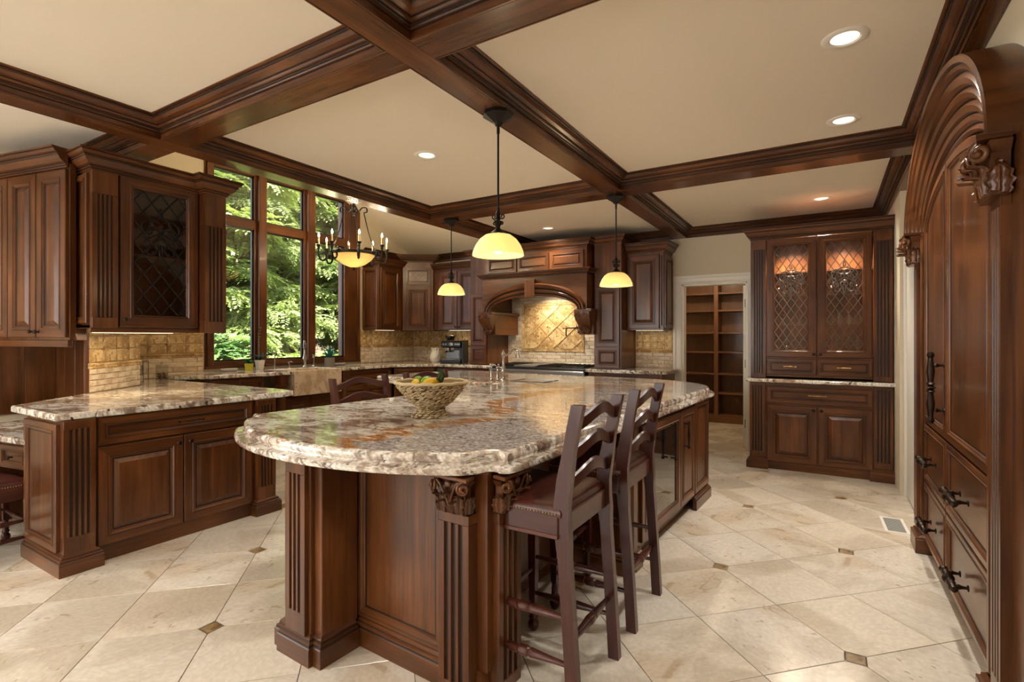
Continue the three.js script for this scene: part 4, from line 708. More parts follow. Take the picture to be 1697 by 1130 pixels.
// ---------------------------------------------------------------- hutch by the pantry, pantry shelves
{
  const t = thing('hutch', 'tall china hutch with two leaded glass doors beside the pantry doorway', 'hutch', [-.70, 0, -6.05], 0);
  const W2 = 1.235, m = M.wood, d = M.wood;
  add('base_body', bx(0, W2, .02, .90, -.70, 0), m, t); add('toe_board', bx(.15, 1.07, 0, .10, -.02, .008, .003, 'x'), m, t);
  leaf(t, 'drawer', .165, .695, .91, .165, { k: .65, plain: true, grain: 'x', pull: [.62, .785, DT, .16, 'x', M.brass] });
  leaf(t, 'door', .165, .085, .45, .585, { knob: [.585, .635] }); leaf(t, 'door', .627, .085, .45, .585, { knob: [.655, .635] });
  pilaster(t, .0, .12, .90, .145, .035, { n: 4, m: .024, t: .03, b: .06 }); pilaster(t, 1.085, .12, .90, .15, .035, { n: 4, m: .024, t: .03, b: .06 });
  add('base_moulding', [sweep(PLINTH, [[.148, 0], [.148, .035], [0, .035], [0, -.1]]), sweep(PLINTH, [[W2, -.1], [W2, .035], [1.082, .035], [1.082, 0]])], m, t);
  tag(add('granite_counter', flat([[-.745, -6.72], [-.745, -6.02], [-.715, -5.985], [.55, -5.985], [.565, -6.02], [.565, -6.72]], EDGE(.905, .942)), M.granite), 'thin granite shelf of the china hutch', 'countertop');
  const u = t, y0 = .945, y1 = 2.43, z = -.04;
  const sides = [bx(.0, .03, y0, y1, -.70, z), bx(W2 - .03, W2, y0, y1, -.70, z), bx(0, W2, y1 - .03, y1, -.70, z), bx(0, W2, y0, y0 + .02, -.70, z), bx(.03, W2 - .03, 1.165, 1.185, -.5, z), bx(.03, .15, y0, y1, -.03 + z, z), bx(W2 - .15, W2 - .03, y0, y1, -.03 + z, z), bx(.595, .635, 1.18, y1, -.03 + z, z), bx(.15, W2 - .15, y0, 1.185, -.03 + z, z)];
  add('upper_body', sides, d, u); add('back_panel', bx(.02, W2 - .02, y0, y1, -.42, -.40), M.wood, u);
  add('shelf', bx(.03, W2 - .03, 2.06, 2.078, -.40, -.25, .002, 'x'), M.wood, u);
  for (const y of [1.50, 1.80]) add('glass_shelf', bx(.03, W2 - .03, y, y + .008, -.39, z - .06, .001), M.clear, u);
  leaf(u, 'drawer', .155, .985, .455, .165, { k: .6, z, mat: d, plain: true, grain: 'x', pull: [.375, 1.07, z + DT, .12, 'x', M.brass] }); leaf(u, 'drawer', .62, .985, .455, .165, { k: .6, z, mat: d, plain: true, grain: 'x', pull: [.845, 1.07, z + DT, .12, 'x', M.brass] });
  leaf(u, 'glass_door', .155, 1.17, .455, 1.23, { z, mat: d, frame: .05, glass: leaded(4, 9, M.litLead), knob: [.585, 1.2] }); leaf(u, 'glass_door', .62, 1.17, .455, 1.23, { z, mat: d, frame: .05, glass: leaded(4, 9, M.litLead), knob: [.645, 1.2] });
  pilaster(u, .01, y0, y1, .14, .03, { z, n: 4, m: .026, t: .13, b: .05, mat: d }); pilaster(u, 1.085, y0, y1, .15, .03, { z, n: 4, m: .026, t: .13, b: .05, mat: d });
  mould('crown_moulding', upProf(CAB_CROWN, y1 - .03, .95, 1), [[W2, -.65], [W2, z + .03], [1.085, z + .03], [1.085, z + .024], [.15, z + .024], [.15, z + .03], [.01, z + .03], [.01, -.65]], d, u);
  // glassware on the shelves
  const stem = (x, y, zz, k, label, group, prof) => { const g = thing('wine_glass', label, 'glass', [-.70 + x, y, -6.05 + zz], 0, group); add('glass_bowl', lathe(prof.map(([a, b]) => [a * k, b * k]), 14), M.pane, g); return g; };
  const ORD = ['first', 'second', 'third', 'fourth', 'fifth', 'sixth', 'seventh', 'eighth', 'ninth'];
  const wine = [[.034, 0], [.03, .003], [.006, .006], [.004, .02], [.004, .085], [.012, .095], [.034, .125], [.038, .155], [.03, .2]], bowl = [[.02, 0], [.03, .004], [.05, .03], [.06, .07], [.062, .09]], tumb = [[0, .004], [.03, .004], [.032, .0], [.038, .12]];
  for (const [n, xs] of [[0, [.24, .33, .42, .5]], [1, [.70, .79, .88, .97]]]) xs.forEach((x, i) => stem(x, 1.187, -.2 - (i % 2) * .07, 1, ORD[i] + ' stemmed wine glass from the left on the lowest shelf behind the ' + (n ? 'right' : 'left') + ' hutch door', 'wine glasses behind the ' + (n ? 'right' : 'left') + ' hutch door', wine));
  [.22, .345, .47, .595].slice(0, 3).forEach((x, i) => { const g = stem(x, 1.51, -.24, 1, ORD[i] + ' clear glass bowl from the left on the second shelf behind the left hutch door', 'glass bowls on the hutch shelf', bowl); g.name = nm('glass_bowl_dish'); });
  [.72, .81, .9, .99].forEach((x, i) => { const g = stem(x, 1.51, -.22, 1, ORD[i] + ' tall clear tumbler from the left on the second shelf behind the right hutch door', 'tumblers on the hutch shelf', tumb); g.name = nm('tumbler'); });
  [.26, .36, .46].forEach((x, i) => { stem(x, 1.81, -.24, .9, ORD[i] + ' small goblet from the left on the third shelf behind the left hutch door', 'goblets behind the left hutch door', wine); });
  [.74, .84, .95].forEach((x, i) => { stem(x, 1.81, -.24, .9, ORD[i] + ' small goblet from the left on the third shelf behind the right hutch door', 'goblets behind the right hutch door', wine); });
  for (const [x, s] of [[.38, 'left'], [.85, 'right']]) { const l = thing('cabinet_light', 'small puck light in the top of the hutch behind the ' + s + ' glass door', 'light', [-.70 + x, 2.385, -6.28]); add('lens', cyl(.035, .035, .012, 0, 0, 0), M.lens, l); const p = new THREE.SpotLight(new THREE.Color(1, .88, .7), 8, 0, R(70), .6); p.position.set(0, -.015, .04); p.target.position.set(0, -1, .06); p.castShadow = true; p.shadow.radius = 2; l.add(p, p.target); }
}
{ // pantry: shelf unit along its back wall
  const t = thing('pantry_shelves', 'tall wooden shelf unit with two bays of empty shelves inside the pantry', 'shelves', [-2.46, 0, -8.86], 0), Y = [.1, .46, .77, 1.12, 1.43, 1.79, 2.07], m = M.shelf;
  add('upright', bx(0, .03, 0, 2.52, -.30, 0), m, t); add('upright', bx(.90, .965, 0, 2.52, -.30, .012), m, t); add('upright', bx(1.80, 1.83, 0, 2.52, -.30, 0), m, t);
  for (const y of Y) for (const [a, b] of [[.03, .90], [.965, 1.80]]) add('shelf', bx(a, b, y, y + .03, -.29, .004, .002, 'x'), m, t);
  add('back', bx(.0, 1.83, 0, 2.52, -.31, -.295), m, t); add('base_board', [bx(0, .90, 0, .1, -.02, .0, .002, 'x'), bx(.965, 1.83, 0, .1, -.02, .0, .002, 'x')], m, t);
  const l = thing('pantry_light', 'round ceiling lamp inside the pantry', 'light', [-1.5, 2.56, -7.9]); add('glass_dome', lathe([[0, -.05], [.08, -.035], [.12, 0], [.12, .04]], 20), M.lens, l);
  const p = new THREE.PointLight(new THREE.Color(1, .82, .58), 1.6); p.position.set(0, -.12, 0); p.shadow.radius = 3; p.castShadow = true; l.add(p);
}
// ---------------------------------------------------------------- built-in refrigerator with its arched surround
{
  // local x runs towards the camera, z into the room; the wall's face is z = 0
  const t = thing('built_in_refrigerator', 'tall wood-panelled built-in refrigerator under a deep moulded arch with carved capitals', 'refrigerator', [RX, 0, -4.36], -PI / 2);
  const Wd = 2.2, m = M.wood, d = M.wood, y0 = 2.03, cx = 1.0;
  const arch = (rx, ry, z, n = 40) => [...Array(n + 1).keys()].map((i) => { const q = PI - i / n * PI; return [cx + rx * Math.cos(q), y0 + ry * Math.sin(q), z]; });
  const irx = .78, iry = .26;
  add('carcass', bx(.02, Wd - .02, .1, y0, .001, .03), d, t);
  { const o = [[cx - irx, y0 - .01], [cx + irx, y0 - .01], ...arch(irx, iry, 0).reverse().slice(1, -1).map((p) => [p[0], p[1]])]; add('tympanum_back', nest(o, [[0, 0], [0, .03]], true, 'y'), d, t); }
  // columns at both sides of the doors: plain shaft, beads and a fluted strip
  for (const [x, w, pc] of [[0, .21, .09], [1.785, .415, .19]]) {
    const s = x > 0;
    add('column', bx(x, x + w, .13, y0, 0, .075, .004, 'y'), m, t);
    pilaster(t, x + pc - .06, .14, 1.86, .12, .03, { z: .075, n: 3, m: .018, t: .05, b: .06 });
    for (const [q, bw, h] of s ? [[.008, .018, .016], [.03, .01, .010], [.045, .022, .022], [.075, .01, .010]] : [[.185, .018, .016], [.168, .010, .010]]) add('bead', bx(x + q, x + q + bw, .14, y0, .075, .075 + h, .006, 'y'), m, t);
    add('plinth', bx(x - .01, x + w + .01, 0, .10, 0, .12), m, t);
    mould('base_moulding', PLINTH.slice(3), [[x + w, 0.06], [x + w, .09], [x, .09], [x, .06]], m, t);
    capital(t, x + pc, 1.84, .085, .17, .2, .075, d);
  }
  // archivolt: deep stepped moulding from the inner edge outwards
  const prof = [[0, .03], [0, .060], [.012, .072], [.026, .064], [.032, .056], [.046, .078], [.064, .084], [.072, .070], [.080, .088], [.104, .098], [.116, .088], [.122, .078], [.134, .104], [.152, .112], [.164, .104], [.170, .094], [.184, .120], [.208, .130], [.22, .122], [.226, .112], [.238, .134], [.25, .142], [.256, .132], [.264, .148], [.285, .15], [.29, .145], [.29, 0]];
  const ring = ([o, z], e = 0) => arch(irx + o, iry + o * 1.17, z + e);
  const am = add('arch_moulding', loft(prof.map((p) => ring(p)), false, false, .45), d, t), gl = [];
  for (const i of [4, 7, 11, 15, 19, 22]) gl.push(loft([[lerp(prof[i - 1][0], prof[i][0], .5), lerp(prof[i - 1][1], prof[i][1], .5)], prof[i], [lerp(prof[i][0], prof[i + 1][0], .3), lerp(prof[i][1], prof[i + 1][1], .3)]].map((p) => ring(p, .0012)), false, false, 0));
  add('glaze', gl, M.glaze, am);
  // two arched door leaves and four drawer fronts between the columns
  const xa = .225, xb = .92, xc = 1.775, yb = .84, top = (x) => y0 + iry * .94 * Math.sqrt(Math.max(0, 1 - ((x - cx) / (irx * .985)) ** 2));
  const outline = (p, q) => { const n = 22, r = [[p, yb], [q, yb]]; for (let i = 0; i <= n; i++) { const x = q + (p - q) * i / n; r.push([x, top(x)]); } return r; };
  const dk = { z: .055, mat: d, frame: .04, plain: true, k: .9 };
  const bar = (parent, x, y, z, len, dir) => { // ornate bar handle with a beaded grip on two long posts
    const h = len / 2, g = [], pr = [[0, -h], [.012, -h + .004], [.018, -h + .02], [.011, -h + .034], [.013, -h * .72], [.019, -h * .45], [.012, -h * .16], [.02, -h * .1], [.013, -h * .05], [.024, 0], [.013, h * .05], [.02, h * .1], [.012, h * .16], [.019, h * .45], [.013, h * .72], [.011, h - .034], [.018, h - .02], [.012, h - .004], [0, h]];
    const b = lathe(pr, 12), leg = [-1, 1].map((s) => lathe([[.014, 0], [.014, .006], [.006, .012], [.0075, .035], [.012, .05], [.0075, .062], [.006, .085], [0, .086]].map(([r, q]) => [r, q * .66]), 10).rotateX(PI / 2).translate(0, s * h * .62, -.056));
    add('handle', [b, ...leg].map((q) => { if (dir === 'x') q.rotateZ(PI / 2); return q.translate(x, y, z + .056); }), M.bronze, parent);
  };
  const d1 = leaf(t, 'door', 0, 0, 1, 1, { ...dk, pts: outline(xa, xb - .004) }), d2 = leaf(t, 'door', 0, 0, 1, 1, { ...dk, pts: outline(xb + .004, xc) });
  bar(d1, xb - .035, 1.105, .055 + DT, .38, 'y');
  const rows = [[.475, .355], [.105, .36]];
  for (const [y, h] of rows) for (const [a, b] of [[xa, xb - .004], [xb + .004, xc]]) { const q = leaf(t, 'drawer', a, y, b - a, h, { ...dk, grain: 'x', frame: .035, k: .8 }); bar(q, (a + b) / 2, y + h * .5, .055 + DT, .26, 'x'); }
  add('toe_board', bx(.2, Wd - .2, 0, .1, -.02, .03, .002, 'x'), d, t);
  // the finished end towards the camera
  const e = thing('refrigerator_end_panel', 'plain tall wooden end panel of the built-in refrigerator, at the very edge of the photo', 'panel', [RX - .075, 0, -2.125], 0);
  add('panel', bx(.0, .92, 0, 2.06, -.035, 0), m, e); add('edge_bead', bx(-.0, .02, 0, 2.06, -.0, .012, .004, 'y'), m, e);
}
{ const v = thing('floor_vent', 'pale metal floor register set in the tiles by the refrigerator', 'vent', [.42, 0, -4.67], R(2)); add('frame', nest(rect(-.075, .075, -.18, .18), [[0, 0], [.003, .006], [.02, .006], [.022, .003]], false, 'plan').rotateX(-PI / 2), M.white, v); const g = [bx(-.055, .055, .0, .002, -.16, .16, 0)]; for (let i = 0; i < 16; i++) g.push(bx(-.054, .054, .002, .005, -.155 + i * .02, -.147 + i * .02, .001)); add('grille', g, std({ color: 0xa9a9a4, roughness: .5, metalness: .3 }), v); }
// ---------------------------------------------------------------- island
const IO = [-1.93, 0, -1.65], IR = R(-3), toW = (X, Z) => [IO[0] + X * Math.cos(IR) + Z * Math.sin(IR), IO[2] - X * Math.sin(IR) + Z * Math.cos(IR)];
{
  const t = thing('kitchen_island', 'carved wooden island with fluted posts and cupboards under the huge granite top', 'island', IO, IR), m = M.wood, d = M.wood;
  add('body', [prism([[-.09, -.01], [.84, -.01], [.83, -.19], [.55, -.18], [.55, -1.3], [.66, -1.3], [.86, -1.3], [.885, -1.36], [.885, -3.09], [-.09, -3.09]], .1, .857), prism([[-.09, -2.7], [-.09, -3.6], [-2.45, -3.6], [-2.45, -2.7]], .0, .857), prism([[-.05, .0], [.82, .0], [.82, -.1], [.5, -.14], [.5, -1.25], [.83, -1.34], [.83, -3.04], [-.05, -3.04]], 0, .1)], d, t);
  // end panel between the posts
  const e = leaf(t, 'end_panel', .12, .118, .52, .742, { z: -.01, frame: .02, k: 1, plain: true, grain: 'y' });
  mould('base_moulding', PLINTH, [[.64, .0], [.13, .0]], m, t);
  // post at the centre of the rounded end, with a stepped return
  add('post', [bx(-.085, .085, .11, .857, .02, .225, .003, 'y'), bx(.085, .135, .11, .857, .02, .205, .003, 'y'), bx(-.13, -.085, .11, .857, .02, .205, .003, 'y')], m, t);
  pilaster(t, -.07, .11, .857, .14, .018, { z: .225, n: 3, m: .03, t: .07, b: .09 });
  mould('base_moulding', PLINTH, [[.135, .035], [.135, .205], [.085, .205], [.085, .225], [-.085, .225], [-.085, .205], [-.135, .205], [-.135, .035]], m, t);
  // corner post near the stools with two fluted pilasters and carved capitals
  add('corner_post', bx(.635, .818, .0, .86, -.20, -.012, .004, 'y'), m, t);
  pilaster(t, .642, .0, .70, .15, .056, { z: -.012, n: 3, m: .028, t: .04, b: .05 }); capital(t, .717, .70, .022, .13, .148, .05, m);
  { const g = new THREE.Group(); g.position.set(.882, 0, .0); g.rotation.y = PI / 2; const q = new THREE.Group();
    const p = pilaster(t, 0, .0, .70, .15, .052, { n: 3, m: .028, t: .04, b: .05 }); p.rotation.y = PI / 2; p.position.set(.818, 0, -.045);
    const c = capital(t, 0, .70, .0, .13, .148, .05, m); c.rotation.y = PI / 2; c.position.set(.852, 0, -.115); }
  // cupboards along the side: pilaster, glass-fronted drinks cooler, narrow door, end panel
  const side = (o, z) => { o.rotation.y = PI / 2; o.position.set(.885, 0, z); return o; };
  add('pilaster', [bx(.64, .84, .1, .857, -1.32, -1.285, .003, 'y'), prism([[.84, -1.29], [.895, -1.36], [.895, -1.42], [.80, -1.42], [.80, -1.29]], .1, .857)], m, t);
  mould('base_moulding', PLINTH, [[.885, -1.46], [.885, -1.36], [.85, -1.285], [.62, -1.285]], m, t);
  const wd = side(leaf(t, 'cooler_door', 0, .13, .78, .70, { frame: .05, glass: (p, x, y, w, h, z) => { add('smoked_glass', nest(rect(x, x + w, y, y + h), [[0, z], [.001, z + .001]], true), M.smoke, p); }, pull: [.55, .655, DT, .26, 'y', M.iron, .008] }), -1.47);
  side(leaf(t, 'door', 0, .13, .36, .70, { k: .75, pull: [.08, .65, DT, .2, 'y', M.iron, .007] }), -2.26);
  side(leaf(t, 'side_panel', 0, .13, .42, .735, { k: .8, plain: true }), -2.645);
  mould('base_moulding', PLINTH, [[.8, -3.09], [.885, -3.09], [.885, -2.65]], m, t);
  add('under_rail', bx(.872, .892, .838, .857, -2.63, -1.45, .002, 'z'), m, t);
}
{ // the slab: double ogee edge, notched corners, rounded ends and a wing on the window side
  const end = (s) => { const r = []; const n = 24; for (let i = 0; i <= n; i++) { const x = .79 - 1.58 * i / n; r.push([x, .305 * (1 - Math.pow(Math.abs(x) / .885, 2.2)) + .012]); } return r; };
  const N = [[.93, -.11], [.929, -.075], [.920, -.045], [.902, -.026], [.882, -.024], [.866, -.032], [.850, -.034], [.836, -.022], [.829, 0], [.821, .03], [.806, .052]];
  const P = [[.93, -3.1], ...N, ...end(), ...N.slice().reverse().map(([x, z]) => [-x, z]), [-.93, -2.47], [-2.66, -2.47], [-2.74, -2.55], [-2.6, -3.86], [-2.5, -3.92], [.0, -3.92]];
  for (let i = 1; i < 12; i++) { const q = i / 12 * PI / 2; P.push([.0 + .93 * Math.sin(q), -3.1 - .82 * Math.cos(q)]); }
  const e = [[.010, .856], [.002, .859], [.0, .865], [.0, .873], [.004, .880], [.012, .883], [.040, .886], [.047, .889], [.049, .895], [.045, .900], [.043, .910], [.046, .920], [.053, .927], [.063, .93]];
  fixUV = true; const o = tag(add('island_granite_top', flat(P, e), M.islandGranite), 'huge granite island top with swirls of cream, rust and grey and a stepped rounded edge', 'countertop'); fixUV = false; o.position.set(...IO); o.rotation.y = IR;
}
// ---------------------------------------------------------------- ladder-back stools
function stool(label, p, ry, o = {}, group) {
  const w = o.w ?? .44, seat = o.seat ?? .70, top = o.top ?? 1.125, dp = o.d ?? .42, t = thing(o.name ?? 'bar_stool', label, 'stool', p, ry, group), m = M.stool, hw = w / 2 - .019;
  // rear legs run on as the posts of the back: z towards the front of the seat
  const bow = (y) => y < seat ? lerp(.0, .05, Math.pow(y / seat, 1.1)) : lerp(.05, -.015, Math.pow((y - seat) / (top - seat), 1.3)), ys = [0, .15, .3, .45, .56, .64, .70, .76, .85, .95, 1.04, 1.125].map((y) => y * top / 1.125);
  for (const s of [-1, 1]) add('rear_leg', [post(ys.map((y) => [y, s * hw, bow(y), .036 - (y > seat ? .004 : 0), .046 + (Math.abs(y - seat) < .12 ? .012 : 0)]))], m, t);
  // front legs: square, turned foot
  for (const s of [-1, 1]) { const x = s * (hw + .005), z = dp - .02; add('front_leg', [post([[.14, x, z, .030, .030], [.30, x, z, .036, .036], [seat - .02, x, z, .044, .044]]), lathe([[0, 0], [.014, 0], [.024, .016], [.026, .034], [.016, .052], [.022, .062], [.017, .075], [.015, .12], [.017, .145], [0, .145]], 14).translate(x, 0, z)], m, t); }
  // seat: rails with a bead, leather pad, nail heads
  const y0 = seat - .095, y1 = seat - .012, f = dp + .005, b = .055, X = w / 2 + .006;
  add('seat_rail', [bx(-X, X, y0, y1, f - .022, f, .004, 'x'), bx(-X, -X + .02, y0, y1, b, f - .01, .004, 'z'), bx(X - .02, X, y0, y1, b, f - .01, .004, 'z'), bx(-hw, hw, y0, y1, b - .02, b + .005, .004, 'x'), bx(-X - .004, -X + .006, y0 - .004, y0 + .012, b, f, .004, 'z'), bx(X - .006, X + .004, y0 - .004, y0 + .012, b, f, .004, 'z')], m, t);
  const pad = nest([[-X, -f], [X, -f], [X, -b + .01], [-X, -b + .01]], [[.002, y1 - .01], [0, y1], [.002, y1 + .012], [.012, y1 + .026], [.04, y1 + .036], [.10, y1 + .042]], true, 'plan').rotateX(-PI / 2);
  add('seat_pad', toCreasedNormals(ni(pad), .9), M.leather, t);
  const nails = []; const nail = (x, z) => nails.push(ball(.0042, x, y1 + .003, z, 1, 1, 1, 5)); for (let z = b + .01; z < f; z += .0125) { nail(-X - .001, z); nail(X + .001, z); } for (let x = -X; x <= X; x += .0125) nail(x, f + .001);
  add('nail_trim', nails, M.brass, t).userData.kind = 'stuff';
  // three shaped ladder slats
  const n = o.slats ?? 3; for (let k = 0; k < n; k++) {
    const yb = top - .10 - .112 * (n - 1 - k), hgt = .058, r = [];
    for (let i = 0; i <= 22; i++) { const u = i / 22 * 2 - 1, x = u * hw, wave = .034 * Math.pow(Math.cos(u * PI / 2), 2), lift = .010 * Math.cos(u * PI * 1), zc = bow(yb) - .03 * (1 - u * u), th = .016, c = yb + wave; const y2 = c + hgt + lift * .6, yl = c + (.016 * (1 - u * u)); r.push([[x, yl, zc + th / 2], [x, y2 - .006, zc + th / 2], [x, y2, zc], [x, y2 - .006, zc - th / 2], [x, yl, zc - th / 2]]); }
    add('slat', loft(r, true, true, .6), m, t);
  }
  // turned stretchers
  const turn = (len) => { const h = len / 2; return lathe([[0, -h], [.009, -h], [.011, -h * .7], [.016, -h * .3], [.018, -.03], [.0135, -.026], [.019, -.018], [.02, 0], [.019, .018], [.0135, .026], [.018, .03], [.016, h * .3], [.011, h * .7], [.009, h], [0, h]], 12); };
  const sl = seat / .70; for (const [y, z] of [[.24, .02], [.22, dp - .02]]) add('stretcher', turn(2 * hw).rotateZ(PI / 2).translate(0, y * sl + (z > .1 ? .06 : 0), z + (z < .1 ? .006 : 0)), m, t);
  for (const s of [-1, 1]) for (const y of [.17, .33]) add('stretcher', turn(dp - .05).rotateX(PI / 2).translate(s * hw, y * sl, dp / 2), m, t);
  return t;
}
stool('ladder-back bar stool with brown leather seat beside the carved corner post of the island', [-.775, 0, -1.915], -PI / 2, { seat: .735, w: .45 }, null);
stool('dark wooden ladder-back bar stool with leather seat, beside the drinks cooler', [-.775, 0, -2.56], -PI / 2, { seat: .735, w: .45 }, null);
stool('ladder-back stool on the window side of the island, top rail showing left of the bowl', [-3.06, 0, -2.80], PI / 2, { w: .56, top: 1.07, seat: .66 }, null);
stool('ladder-back stool on the window side of the island, top rail showing just over the bowl', [-3.06, 0, -3.57], PI / 2, { w: .56, top: 1.07, seat: .66 }, null);
{ const s = stool('low leather-seated chair with brass nail trim pushed under the desk', [-4.53, 0, -.87], PI, { name: 'desk_chair', seat: .455, top: .95, w: .44, d: .36 }, null); s.userData.category = 'chair'; }
// ---------------------------------------------------------------- lamps
function pendant(x, z, label) {
  const t = thing('pendant_lamp', label, 'pendant lamp', [x, BB, z], R(20)), yS = -.815; // rim of the shade
  add('canopy', loft([[0, .085], [-.022, .09], [-.026, .084], [-.06, .03], [-.075, .018]].map(([y, r]) => [...Array(8).keys()].map((i) => { const q = i / 8 * 2 * PI; return [r * Math.cos(q), y, -r * Math.sin(q)]; })).reverse(), true, true, .3), M.iron, t);
  add('rod', [cyl(.006, .006, .5, 0, -.565, 0, 10), cyl(.009, .009, .05, 0, -.12, 0, 10)], M.iron, t);
  const o = [lathe([[0, -.545], [.010, -.545], [.008, -.56], [.016, -.575], [.01, -.59], [.012, -.62], [.018, -.635], [.01, -.648], [.012, -.66], [.030, -.675], [.05, -.69], [.052, -.7], [0, -.7]].reverse(), 16)];
  for (let i = 0; i < 4; i++) { const q = i * PI / 2; for (const [r, y, k, s] of [[.024, -.592, .016, 1], [.02, -.632, .011, -1]]) o.push(tube(spiral(r, y, k, 1.3, PI, s), .0042, 16, 5).rotateY(q)); o.push(at(acanthus(.03, .05, .018), 0, -.655, .01, q + PI / 4)); }
  add('ornament', o, M.iron, t);
  const rim = []; for (let i = 0; i < 12; i++) rim.push(at(acanthus(.022, .02, .012), 0, -.708, .05, 0).rotateY(i * PI / 6)); add('gallery', rim, M.bronze, t);
  add('shade', lathe([[.05, yS + .122], [.075, yS + .115], [.105, yS + .092], [.128, yS + .06], [.143, yS + .025], [.148, yS], [.144, yS], [.139, yS + .024], [.124, yS + .058], [.102, yS + .088], [.074, yS + .11], [.05, yS + .117]], 40, 1), M.shade, t);
  add('bulb', ball(.03, 0, yS + .045, 0, 1, 1.15, 1, 16), M.bulb, t);
  const l = new THREE.PointLight(new THREE.Color(1, .80, .50), PEND); l.position.set(0, yS + .045, 0); l.shadow.radius = 1.4; l.castShadow = true; t.add(l);
}
const PEND = .3;
pendant(-1.60, -2.48, 'pendant lamp with amber glass dome hanging closest over the island');
pendant(-1.625, -4.48, 'pendant lamp with amber glass dome hanging in front of the wall cabinet beside the pantry');
pendant(-3.475, -4.45, 'pendant lamp with amber glass dome hanging beside the chandelier');
{
  const t = thing('chandelier', 'iron chandelier with an alabaster bowl and scrolled arms carrying candle bulbs, before the kitchen window', 'chandelier', [-4.86, 2.37, -4.33], 0), a = M.iron;
  add('bowl', lathe([[.0, -.155], [.05, -.15], [.13, -.12], [.20, -.07], [.255, 0], [.245, 0], [.19, -.062], [.12, -.11], [.05, -.138], [0, -.142]], 36, 1), M.alabaster, t);
  add('rim', [lathe([[.25, -.012], [.268, -.008], [.268, .02], [.258, .026], [.25, .02], [.25, -.012]], 36), ...[0].map(() => lathe([[0, -.2], [.008, -.195], [.014, -.18], [.008, -.168], [.02, -.16], [0, -.15]], 12))], a, t);
  for (let i = 0; i < 8; i++) {
    const q = i * PI / 4 + R(12), arm = new THREE.Group(); const g = [tube([[.255, .01, 0], [.29, .03, 0], [.32, .0, 0], [.31, -.05, 0], [.335, -.09, 0], [.375, -.085, 0], [.395, -.03, 0], [.395, .05, 0]], .0115, 30, 7), tube(spiral(.285, .035, .028, 1.2, -PI / 2, 1), .006, 16, 5), lathe([[0, .04], [.02, .045], [.012, .06], [.024, .075], [.028, .09], [.012, .092], [0, .092]], 12).translate(.395, 0, 0)];
    const m = add('arm', g.map((b) => b.rotateY(q)), a, t), x = .395 * Math.cos(q), z = -.395 * Math.sin(q);
    add('candle', cyl(.0105, .0105, .085, x, .092, z, 10), M.candle, m); add('candle_bulb', lathe([[0, 0], [.008, 0], [.0125, .014], [.010, .03], [.004, .048], [0, .056]], 10).translate(x, .178, z), M.bulb, m);
    if (i % 2 === 0) { const l = new THREE.PointLight(new THREE.Color(1, .80, .5), .8); l.position.set(x, .2, z); l.shadow.radius = 1; l.castShadow = true; t.add(l); }
  }
  for (let i = 0; i < 4; i++) { const q = i * PI / 2 + R(35), c = Math.cos(q), s = -Math.sin(q); add('chain_rod', [tube([[.255 * c, .02, .255 * s], [.18 * c, .25, .18 * s], [.12 * c, .50, .12 * s]], .0065, 14, 6), tube([[.12 * c, .50, .12 * s], [.155 * c, .51, .155 * s], [.15 * c, .56, .15 * s], [.10 * c, .56, .10 * s], [.06 * c, .52, .06 * s], [.02 * c, .58, .02 * s]], .009, 20, 6)], a, t); }
  add('stem', [cyl(.012, .012, .66, 0, .56, 0, 10), lathe([[0, .46], [.02, .47], [.03, .50], [.015, .53], [.035, .56], [.02, .60], [0, .61]], 12)], a, t); add('ceiling_cap', lathe([[0, 1.19], [.03, 1.19], [.07, 1.225], [.07, 1.25], [0, 1.25]], 16), a, t);
  const l = new THREE.PointLight(new THREE.Color(1, .82, .55), 1.2); l.position.set(0, -.04, 0); l.shadow.radius = 3; l.castShadow = true; t.add(l); add('bowl_bulb', ball(.035, 0, -.04, 0), M.bulb, t);
}
// recessed ceiling lights
function can(x, z, label, k = 1, y = CH, group) {
  const t = thing('recessed_light', label, 'ceiling light', [x, y, z], 0, group);
  add('trim_ring', lathe([[.062, .004], [.066, -.006], [.09, -.006], [.098, -.001], [.098, .002], [.062, .004]], 28), M.white, t);
  add('baffle', lathe([[.063, .0], [.06, -.002], [.056, .002]], 28), M.white, t); add('lens', lathe([[0, -.0025], [.03, -.0035], [.061, -.001], [.061, .001], [0, .001]], 28), M.lens, t);
  const l = new THREE.SpotLight(new THREE.Color(1, .95, .87), CAN * k, 0, R(72), .9); l.position.set(0, -.02, 0); l.target.position.set(0, -1, 0); l.shadow.radius = 3; l.castShadow = true; t.add(l, l.target);
}
const CAN = 5.5;
can(.072, -2.88, 'large round recessed light in the ceiling bay by the refrigerator, the bigger in the photo'); can(.092, -3.962, 'round recessed light in the ceiling bay by the refrigerator, next to its cross beam');
can(-.048, -6.074, 'round recessed light in the ceiling in front of the china hutch'); can(-2.626, -3.056, 'round recessed light in the ceiling bay over the window side of the island'); can(-3.046, -5.894, 'small round recessed light in the ceiling in front of the range hood');
for (const [x, z, s] of [[-2.7, -.2, 'in the ceiling bay before the peninsula, out of the picture above'], [-.5, -.4, 'in the ceiling bay right over the camera'], [-4.6, -.3, 'in the ceiling bay over the desk corner, out of the picture'], [-.5, 2.2, 'behind the camera, on the side of the refrigerator'], [-2.7, 2.2, 'behind the camera, before the added tall windows']]) can(x, z, 'added recessed fill light ' + s);  // added lamps over unseen bays, put in to brighten the room
